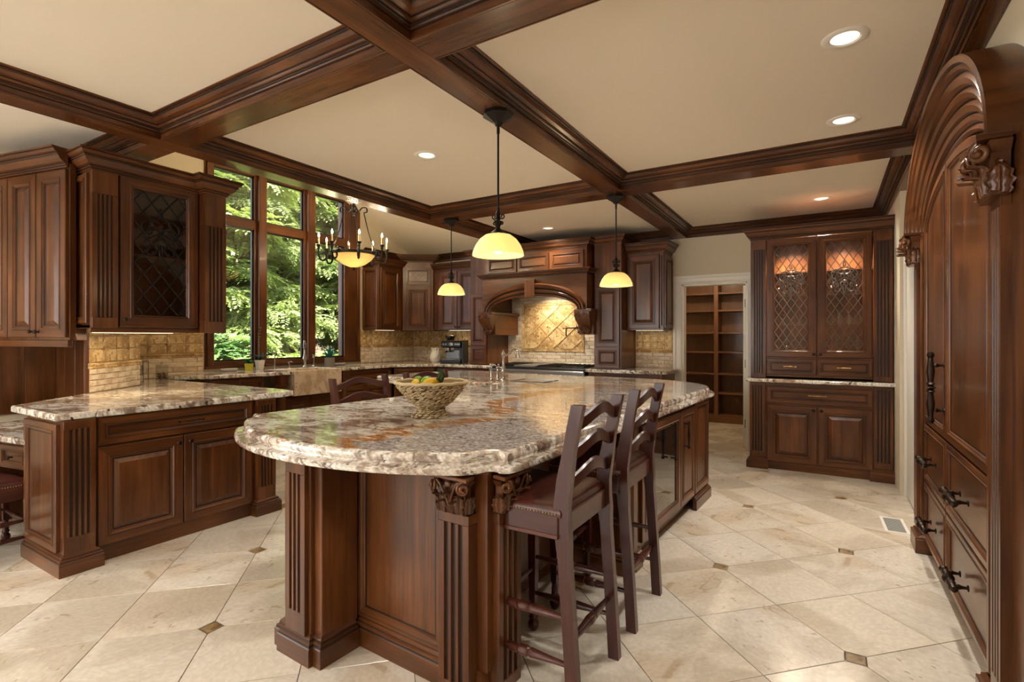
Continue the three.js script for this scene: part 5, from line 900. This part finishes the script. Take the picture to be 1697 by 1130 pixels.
// ---------------------------------------------------------------- things on the counters
{ // woven basket bowl: coils of twisted fibre, all one bowl
  const t = thing('basket_bowl', 'woven seagrass bowl on a flared foot holding lemons and limes, on the island', 'basket', [-1.886, .93, -2.235], 0);
  const prof = []; for (let i = 0; i <= 5; i++) prof.push([lerp(.105, .066, i / 5) - .006 * Math.sin(i / 5 * PI), .006 + i * .0105, 0]); for (let i = 1; i <= 19; i++) { const q = i / 19; prof.push([.066 + .132 * Math.pow(q, .78), .058 + .132 * Math.pow(q, 1.25), 1]); }
  const strand = (r, y, a, len, th, tilt) => { const g = ni(new THREE.CylinderGeometry(th * .55, th * .55, len, 5, 2)); const p = g.attributes.position; for (let i = 0; i < p.count; i++) if (Math.abs(p.getY(i)) < len * .1) p.setXYZ(i, p.getX(i) * 1.9, p.getY(i), p.getZ(i) * 1.9); return g.rotateX(PI / 2 + tilt).translate(r, y, 0).rotateY(a); };
  for (let c = 0; c < 3; c++) { const foot = [], bowl = []; for (const [r, y, k] of prof) { const n = Math.round(r * 2 * PI / .0115); for (let i = 0; i < n; i++) { if (Math.floor(rnd() * 3) !== c) continue; const a = i / n * 2 * PI + rr(-.03, .03) + y * 60; (k ? bowl : foot).push(strand(r + rr(-.003, .004), y + rr(-.002, .002), a, .02, rr(.0036, .0052), rr(.18, .5))); } }
    add('coil', bowl.map((g) => { g.computeVertexNormals(); return g; }), M.fibre[c], t); add('foot_coil', foot.map((g) => { g.computeVertexNormals(); return g; }), M.fibre[c], t); }
  add('lining', lathe([[0, .062], [.05, .064], [.10, .10], [.15, .14], [.19, .188], [.185, .188], [.145, .146], [.095, .108], [.05, .075], [0, .073]], 30), M.fibreDark, t);
  add('foot_lining', lathe([[.095, .002], [.06, .06], [.055, .06], [.09, .002]], 24), M.fibreDark, t);
  add('rim', [tube([...Array(40).keys()].map((i) => { const a = i / 40 * 2 * PI; return [.2 * Math.cos(a), .192 + .002 * Math.sin(a * 14), .2 * Math.sin(a)]; }), .0085, 120, 7, true)], M.fibre[1], t);
  const fruit = (name, label, c, x, y, z, r, sy) => { const g = lathe([...Array(15).keys()].map((i) => { const q = i / 14 * PI, tip = name === 'lemon' ? .18 * Math.pow(Math.abs(Math.cos(q)), 8) : 0; return [r * Math.sin(q) * (name === 'lemon' ? .86 : 1), -r * sy * (Math.cos(q) * (1 + tip))]; }), 18, 1.2); const o = thing(name, label, 'fruit', [-1.886 + x, .952 + y, -2.235 + z], rr(0, 6)); add('peel', g.rotateZ(PI / 2 + rr(-.2, .2)), phy({ color: c, roughness: .4, clearcoat: .2 }), o); };
  fruit('lemon', 'yellow lemon at the front right of the basket bowl', 0xe0b018, .055, .168, .07, .036, 1.15); fruit('lemon', 'yellow lemon at the left of the basket bowl', 0xd9b422, -.085, .155, .03, .034, 1.15); fruit('lime', 'bright green lime beside the lemon in the basket bowl', 0x7fa318, .0, .166, .035, .036, 1.05); fruit('lime', 'small green lime half hidden in the back of the basket bowl', 0x6d9220, -.13, .165, -.04, .03, 1.05); fruit('avocado', 'dark green avocado between the limes in the basket bowl', 0x2a3818, -.04, .165, -.01, .036, 1.3);
  const lf = thing('green_leaf', 'long dark green leaf sticking out of the basket bowl', 'leaf', [-1.83, 1.105, -2.22], R(-20)); add('blade', acanthus(.055, .17, .05, 0).rotateZ(-.75), std({ color: 0x2c3f1c, roughness: .5 }), lf);
}
function gooseneck(name, label, x, y, z, ry, k = 1, mat = M.chrome) {
  const t = thing(name, label, 'tap', [x, y, z], ry), s = (p) => p.map((q) => q.map((v) => v * k));
  add('body', lathe(s([[0, 0], [.03, 0], [.03, .008], [.018, .02], [.016, .05], [.024, .07], [.026, .09], [.018, .12], [.012, .15], [.012, .21], [.019, .222], [.021, .24], [.012, .262], [.006, .28], [0, .285]]), 16), mat, t);
  add('spout', tube(s([[0, .235, 0], [.05, .235, 0], [.09, .262, 0], [.13, .285, 0], [.165, .275, 0], [.18, .235, 0], [.182, .21, 0]]), .009 * k, 26, 9), mat, t);
  add('lever', [tube(s([[0, .08, 0], [-.03, .085, 0], [-.055, .10, 0], [-.06, .135, 0]]), .006 * k, 12, 7), ball(.011 * k, -.06 * k, .14 * k, 0)], mat, t); return t;
}
gooseneck('prep_sink_tap', 'tall nickel tap with a crooked spout on the island wing', -2.84, .93, -4.50, R(-10), 1.12);
function soap(label, x, y, z, h, mat = M.chrome) { const t = thing('soap_dispenser', label, 'dispenser', [x, y, z], R(15)); add('body', lathe([[0, 0], [.02, 0], [.022, .01], [.012, .03], [.011, h * .7], [.015, h * .75], [.009, h * .85], [.018, h * .92], [.016, h], [0, h]], 14), mat, t); add('nozzle', tube([[0, h * .9, 0], [.03, h * .95, 0], [.055, h * .86, 0]], .005, 8, 6), mat, t); }
soap('nickel soap dispenser beside the tall island tap', -2.99, .93, -4.50, .17); soap('small nickel side valve between the island tap and its soap dispenser', -2.905, .93, -4.49, .14);
{ const t = thing('prep_sink_cover', 'flat pale rim of the prep sink behind the island tap', 'sink', [-2.55, .9305, -4.62], 0); add('rim', nest(rect(-.2, .2, -.16, .16), [[0, 0], [.003, .006], [.02, .006], [.026, -.04]], true, 'plan').rotateX(-PI / 2), M.steel, t); }
gooseneck('kitchen_tap', 'nickel bridge tap with a high crooked spout behind the farmhouse sink', -6.02, .97, -4.52, R(-40), 1.25); soap('nickel soap pump right of the kitchen tap', -6.02, .97, -4.66, .17); soap('short nickel button left of the kitchen tap', -6.02, .97, -4.28, .09);
{ const t = thing('filter_tap', 'slim gooseneck water tap at the left end of the farmhouse sink', 'tap', [-6.0, .97, -4.06], R(-30)); add('spout', tube([[0, 0, 0], [0, .16, 0], [.02, .22, 0], [.06, .24, 0], [.10, .21, 0], [.105, .17, 0]], .006, 26, 8), M.chrome, t); add('base', lathe([[0, 0], [.02, 0], [.018, .03], [.009, .045], [.009, .07], [0, .07]], 14), M.chrome, t); }
{ const t = thing('pot_filler', 'bronze jointed pot filler tap on the stone panel over the range', 'tap', [-3.02, 1.45, FZ + .01], 0), b = M.bronze; add('flange', [lathe([[0, 0], [.03, 0], [.028, .012], [.012, .02], [.012, .06], [0, .06]], 16).rotateX(PI / 2), ball(.02, 0, 0, .06)], b, t); add('arm', [tube([[0, 0, .06], [0, .0, .1], [.36, .01, .14]], .010, 16, 8), tube([[.36, -.0, .14], [.34, .05, .16], [-.05, .055, .24]], .010, 20, 8), tube([[-.05, .055, .24], [-.10, .05, .25], [-.11, -.02, .25], [-.11, -.06, .25]], .010, 14, 8), ball(.018, .36, .02, .14)], b, t); add('lever', [tube([[0, .01, .06], [-.03, .06, .07], [-.03, .11, .07]], .006, 10, 6), tube([[-.11, .05, .25], [-.16, .05, .26]], .006, 6, 6)], b, t); }
// pots by the window
const blade = (len, w, bend, lean = .2) => { const r = []; for (let i = 0; i <= 8; i++) { const v = i / 8, a = lean + bend * v, y = len * v * Math.cos(a * .8), z = len * v * Math.sin(a * .9), ww = w / 2 * (v < .3 ? .6 + v * 1.3 : 1.0 - Math.pow((v - .3) / .7, 1.6) * .98); r.push([[-ww, y + ww * .35, z], [0, y, z + .002], [ww, y + ww * .35, z]]); } return loft(r, false, false, 1.2); };
const G = (c, r = .5) => std({ color: c, roughness: r });
{ const t = thing('potted_plant', 'small leafy plant in a yellow pot by the window', 'plant', [-6.03, .97, -3.735]); add('pot', lathe([[0, 0], [.04, 0], [.052, .085], [.046, .085], [.042, .07], [0, .07]], 22), G(0xd8cf3a, .5), t); const l = []; for (let i = 0; i < 46; i++) l.push(at(blade(rr(.05, .1), .03, rr(.4, 1.3), rr(0, .6)), 0, .07, 0, rr(0, 6.3))); add('foliage', l, G(0x2f7a45), t); }
{ const t = thing('potted_orchid', 'tall orchid with drooping dark leaves in a narrow white pot by the window', 'plant', [-6.03, .97, -3.875]); add('pot', loft([[0, .028], [.005, .03], [.12, .042], [.12, .036], [.11, .034]].map(([y, r]) => [[-r, y, r], [r, y, r], [r, y, -r], [-r, y, -r]]), true, true, .3), M.ceramic, t); const l = []; for (let i = 0; i < 7; i++) l.push(at(blade(rr(.14, .22), .045, rr(.7, 1.4), .5), 0, .11, 0, i * .95)); add('foliage', l, G(0x30402e), t); add('stem', tube([[0, .1, 0], [.01, .25, .01], [-.01, .4, .0], [.03, .52, .03]], .004, 20, 6), G(0x42522e), t); const f = []; for (let i = 0; i < 6; i++) f.push(ball(.012, .0 + i * .006, .34 + i * .036, .012, 1, .8, 1, 8)); add('bud', f, G(0x5c6a48), t); }
{ const t = thing('potted_agave', 'spiky blue-green succulent in a grey pot right of the kitchen tap', 'plant', [-6.02, .97, -4.925]); add('pot', lathe([[0, 0], [.062, 0], [.07, .03], [.07, .12], [.062, .12], [.06, .1], [0, .1]], 24), G(0x8d8780, .8), t); for (let i = 0; i < 26; i++) { add('leaf', at(blade(rr(.15, .2), .036, .35, (i % 3) * .38 + .1), 0, .10, 0, i * 2.4), G([0x2e8f72, 0x3aa07c, 0x287a66][i % 3], .45), t); } }
for (const [z, s] of [[-3.50, 'pale oval stone dish on the counter near the yellow pot'], [-5.12, 'pale oval stone dish on the counter beside the grey succulent pot']]) { const t = thing('stone_dish', s, 'dish', [-6.05, .97, z]); add('dish', lathe([[0, 0], [.06, 0], [.085, .012], [.09, .03], [.08, .034], [.05, .03], [0, .028]], 24).scale(.62, 1, 1.15), G(0xb6b0a4, .5), t); }
{ // glass jars on the peninsula
  for (const [x, z, h, r, s] of [[-5.86, -2.47, .15, .05, 'clear glass jar with white filling next to the angled splashback'], [-5.80, -2.66, .15, .056, 'clear glass jar with brown coffee pods on the peninsula']]) { const t = thing('glass_jar', s, 'jar', [x, .93, z]); add('glass', lathe([[0, 0], [r, 0], [r, h], [r * .92, h + .006], [r * .92, h], [r - .004, h - .004], [r - .004, .006], [0, .006]], 24), M.pane, t); add('lid', [lathe([[0, h + .004], [r * .95, h + .004], [r * .95, h + .016], [.01, h + .022], [.014, h + .035], [0, h + .04]], 20)], M.pane, t); if (s.includes('brown')) { const q = []; for (let i = 0; i < 60; i++) q.push(ball(.011, rr(-.032, .032), .018 + rr(0, .06), rr(-.032, .032), 1, .7, 1, 6)); add('filling', q, G(0x7a5a30, .7), t).userData.kind = 'stuff'; } else add('filling', cyl(r - .008, r - .008, .05, 0, .008, 0), M.white, t); }
  const t = thing('drink_dispenser', 'tall square glass water dispenser with a chrome tap behind the jars', 'dispenser', [-5.98, .93, -2.53], R(45)); add('tank', bx(-.06, .06, .20, .36, -.06, .06, .008), M.pane, t); add('stand', [bx(-.065, .065, .19, .2, -.065, .065), ...[-1, 1].flatMap((a) => [-1, 1].map((b) => bx(a * .06 - .004, a * .06 + .004, 0, .19, b * .06 - .004, b * .06 + .004, .001)))], M.chrome, t); add('lid', bx(-.064, .064, .36, .372, -.064, .064, .004), M.chrome, t); add('tap', [tube([[0, .24, .06], [0, .24, .1], [0, .2, .105]], .008, 12, 8), cyl(.006, .006, .05, 0, .24, .09)], M.chrome, t);
}
{ const t = thing('pitcher', 'white ceramic pitcher on the far corner counter', 'jug', [-5.50, .97, -6.62], R(-30)); add('body', lathe([[0, 0], [.06, 0], [.085, .03], [.095, .08], [.085, .13], [.062, .175], [.058, .20], [.075, .235], [.07, .235], [.053, .2], [.056, .172], [.08, .13], [0, .05]], 30, 1), M.ceramic, t); add('handle', tube([[.06, .2, 0], [.10, .215, 0], [.13, .18, 0], [.125, .13, 0], [.088, .09, 0]], .010, 24, 8), M.ceramic, t); add('spout', acanthus(.06, .05, .03, 0).rotateY(-PI / 2).translate(-.06, .195, 0), M.ceramic, t); }
{ const t = thing('coffee_machine', 'black and steel espresso machine with a bean hopper beside the white pitcher', 'coffee machine', [-5.08, .972, -6.56], R(20)), b = M.black, s = M.steel;
  add('body', [bx(-.17, .17, .24, .35, -.16, .12, .02), bx(.0, .17, .05, .25, -.16, -.02, .01), bx(-.17, .17, 0, .05, -.16, .16, .012)], b, t); add('drip_tray', bx(-.16, .16, .05, .058, -.0, .155, .002), s, t); add('back_plate', bx(-.13, .10, .06, .2, -.04, -.018, .004), std({ color: 0x6e6e6e, roughness: .3, metalness: 1 }), t); add('side_tank', bx(.172, .20, .0, .36, -.16, .12, .01), b, t);
  add('hopper', lathe([[0, .36], [.06, .36], [.085, .42], [.085, .435], [.07, .44], [0, .44]], 20).translate(-.07, -.005, -.05), M.smoke, t); add('gauge', [lathe([[0, 0], [.032, 0], [.032, .008], [.027, .01], [0, .008]], 20).rotateX(PI / 2).translate(-.0, .295, .12)], s, t);
  for (const x of [-.13, -.09, .07, .10, .13]) add('button', lathe([[0, 0], [.011, 0], [.011, .006], [0, .007]], 12).rotateX(PI / 2).translate(x, .295, .12), s, t);
  add('group_head', lathe([[0, .17], [.034, .17], [.036, .2], [.036, .24], [0, .24]], 20).translate(-.06, 0, .06), s, t); add('portafilter', tube([[-.06, .185, .08], [-.06, .18, .2]], .012, 6, 8), b, t); add('steam_wand', tube([[.12, .24, .08], [.13, .2, .12], [.125, .1, .11]], .005, 12, 6), s, t); }
// ---------------------------------------------------------------- the garden beyond the window
{
  const gt = tex(256, 256, 3, 3, (u, v) => mix3([70, 58, 40], [120, 106, 70], fbm(u * 10, v * 10, 10, 10, 4, 7)));
  struct('ground').add(Object.assign(new THREE.Mesh(boxUV(bx(-60, -6.5, -.2, .5, -50, 20, 0)), std({ map: gt, roughness: 1 })), { name: 'soil', receiveShadow: true }));
  const pt = thing('garden_path', 'pale gravel path between the shrubs outside the window', 'path', [0, .5, 0]); add('gravel', flat([[-17, -17.5], [-20, -22], [-26, -22], [-30, -14], [-26, -13], [-23, -19], [-18.5, -15]], [[.05, 0], [0, .02], [.05, .04]]), G(0xd6c9b0, 1), pt); tag(pt, null, null, null, 'structure');
  const f = thing('garden_fence', 'brown board fence between the trees outside the window', 'fence', [-22.6, .5, -11.6], R(80)); for (let i = 0; i < 26; i++) add('board', bx(-4 + i * .3, -4 + i * .3 + .285, 0, 1.9 + (i % 3) * .01, -.015, .015, .004, 'y'), M.shelf, f);
  // a drooping spray of small leaves, instanced
  const sprayGeo = (n, len, lw, droop, flatK) => { const P = []; for (let i = 0; i < n; i++) { const v = (i + .6) / n, side = i % 2 ? 1 : -1, x0 = len * v, y0 = -droop * v * v * len, l = lw * (1.25 - v * .6), a = side * rr(.55, 1.15), dx = Math.cos(a) * l, dz = Math.sin(a) * l, dy = -rr(.0, .5) * l * flatK, w = l * .26, nx = -Math.sin(a) * w, nz = Math.cos(a) * w; const A = [x0, y0, 0], B = [x0 + dx * .5 + nx, y0 + dy * .35 + .1 * w, dz * .5 + nz], C = [x0 + dx, y0 + dy, dz], D = [x0 + dx * .5 - nx, y0 + dy * .35 + .1 * w, dz * .5 - nz]; P.push(...A, ...B, ...C, ...A, ...C, ...D); } return tri(P); };
  const sprays = [sprayGeo(16, .62, .2, .35, 1), sprayGeo(18, .5, .17, .55, .7)], broad = [sprayGeo(11, .26, .14, .1, .4), sprayGeo(12, .3, .11, .2, .5)];
  const LM = [0, 1].map(() => phy({ color: 0xffffff, roughness: .8, transmission: .3, thickness: 0, side: THREE.DoubleSide })), bark = std({ color: 0x4a3a2c, roughness: .95 });
  const m4 = new THREE.Matrix4(), qt = new THREE.Quaternion(), ev = new THREE.Euler(), col = new THREE.Color();
  function crown(parent, name, geo, blobs, per, size, cols) {
    const n = blobs.length * per, im = new THREE.InstancedMesh(geo, LM[0], n); let k = 0;
    for (const [bx_, by, bz, r, fl] of blobs) { const bc = rnd(); for (let i = 0; i < per; i++) { const a = rr(0, 2 * PI), q = Math.sqrt(rnd()), x = Math.cos(a) * q * r, z = Math.sin(a) * q * r, y = (1 - q * q) * r * fl * .6 - rnd() * r * fl * .5; ev.set(rr(-.5, .5), -a + rr(-.7, .7), rr(-.45, .25)); qt.setFromEuler(ev); const s = size * rr(.6, 1.25); m4.compose(V3(bx_ + x, by + y, bz + z), qt, V3(s, s, s)); im.setMatrixAt(k, m4); const t = clamp(bc * .6 + rnd() * .4); col.setRGB(...mix3(cols[0], cols[1], t)); im.setColorAt(k++, col); } }
    im.name = name; im.castShadow = im.receiveShadow = true; im.userData.kind = 'stuff'; parent.add(im);
  }
  const tree = (x, z, h, r, cols, label, nb = 46, per = 130, y0 = .8, geo = 0) => {
    const t = thing('garden_tree', label, 'tree', [x, .5, z]), b = [];
    for (let i = 0; i < nb; i++) { const v = (i + .5) / nb, y = y0 + (h - y0) * v, rad = r * (1 - Math.pow(v, 1.6) * .8), a = i * 2.4; b.push([Math.cos(a) * rad * rr(.45, 1), y, Math.sin(a) * rad * rr(.45, 1), r * rr(.34, .5), .5]); }
    crown(t, 'crown', sprays[geo], b, per, .72, cols);
    const br = [post([[0, 0, 0, .34, .34], [h * .4, .1, 0, .24, .24], [h * .95, 0, .05, .06, .06]])]; for (const q of b.filter((_, i) => i % 3 === 0)) br.push(tube([[0, q[1] * .75, 0], [q[0] * .5, q[1] * .92, q[2] * .5], [q[0], q[1], q[2]]], .03, 8, 5)); add('trunk', br, bark, t);
  };
  const Y = [[.14, .22, .04], [.52, .62, .18]], Dk = [[.03, .07, .02], [.13, .24, .06]], Md = [[.09, .16, .04], [.36, .48, .14]];
  tree(-13.5, -7.2, 8.5, 2.1, Y, 'bright yellow-green feathery tree seen through the left column of the window', 60, 220); tree(-15.5, -10.6, 9.5, 2.4, Y, 'tall bright green feathery tree seen through the middle column of the window', 60, 220, 1.2); tree(-14.5, -13.0, 8.2, 1.9, Md, 'mid green drooping tree seen through the window column beside the chandelier', 56, 220, .6, 1);
  tree(-19, -8.0, 11, 2.6, Md, 'tall darker tree standing behind the left yellow-green tree'); tree(-20, -12.5, 12, 2.8, Dk, 'tall dark tree in the gap behind the middle tree'); tree(-19.5, -16.5, 11.5, 2.6, Dk, 'dark tree behind the drooping tree at the window edge'); tree(-18, -20, 11, 2.6, Md, 'mid green tree far to the side, behind the drooping tree'); tree(-21, -4.5, 11, 2.8, Dk, 'dark tree mostly hidden behind the leaded glass cabinet'); tree(-25, -10.2, 13, 3.2, Dk, 'farthest tall dark tree behind the fence'); tree(-26, -17, 13, 3.2, Dk, 'farthest tall dark tree behind the gravel path');
  const shrub = (x, z, r, h, cols, label, group, n = 8, per = 70) => { const t = thing('shrub', label, 'shrub', [x, .5, z], 0, group), b = []; for (let i = 0; i < n; i++) { const a = i * 2.4, q = Math.sqrt(i / n) * r; b.push([Math.cos(a) * q, h * rr(.45, .85) * (1 - q / r * .3), Math.sin(a) * q, r * .5, .8]); } crown(t, 'foliage', broad[0], b, per, .75, cols); add('stem', [0, 1, 2, 3].map((i) => tube([[0, 0, 0], [Math.cos(i * 1.6) * r * .3, h * .4, Math.sin(i * 1.6) * r * .3], [Math.cos(i * 1.6) * r * .6, h * .7, Math.sin(i * 1.6) * r * .6]], .012, 6, 5)), bark, t); };
  const L = [[.16, .30, .02], [.50, .62, .14]];
  for (let i = 0; i < 9; i++) shrub(-9.3 - (i % 2) * .5, -4.3 - i * .62, .42, .58, L, ['first', 'second', 'third', 'fourth', 'fifth', 'sixth', 'seventh', 'eighth', 'ninth'][i] + ' low light green shrub from the left in the row just outside the window', 'shrubs just outside the window');
  shrub(-11.5, -6.35, .75, 1.15, [[.05, .16, .02], [.2, .42, .06]], 'round dense green bush outside the left column of the window', null, 12, 110); shrub(-13, -9.2, .6, .9, [[.08, .03, .02], [.26, .10, .07]], 'dark red-leaved bush between the trees', null, 9, 60); shrub(-15, -15.6, .9, 1.2, [[.10, .2, .03], [.32, .5, .1]], 'light green bush outside the right column of the window', null, 10, 90);
}
renderer.render(scene, camera);
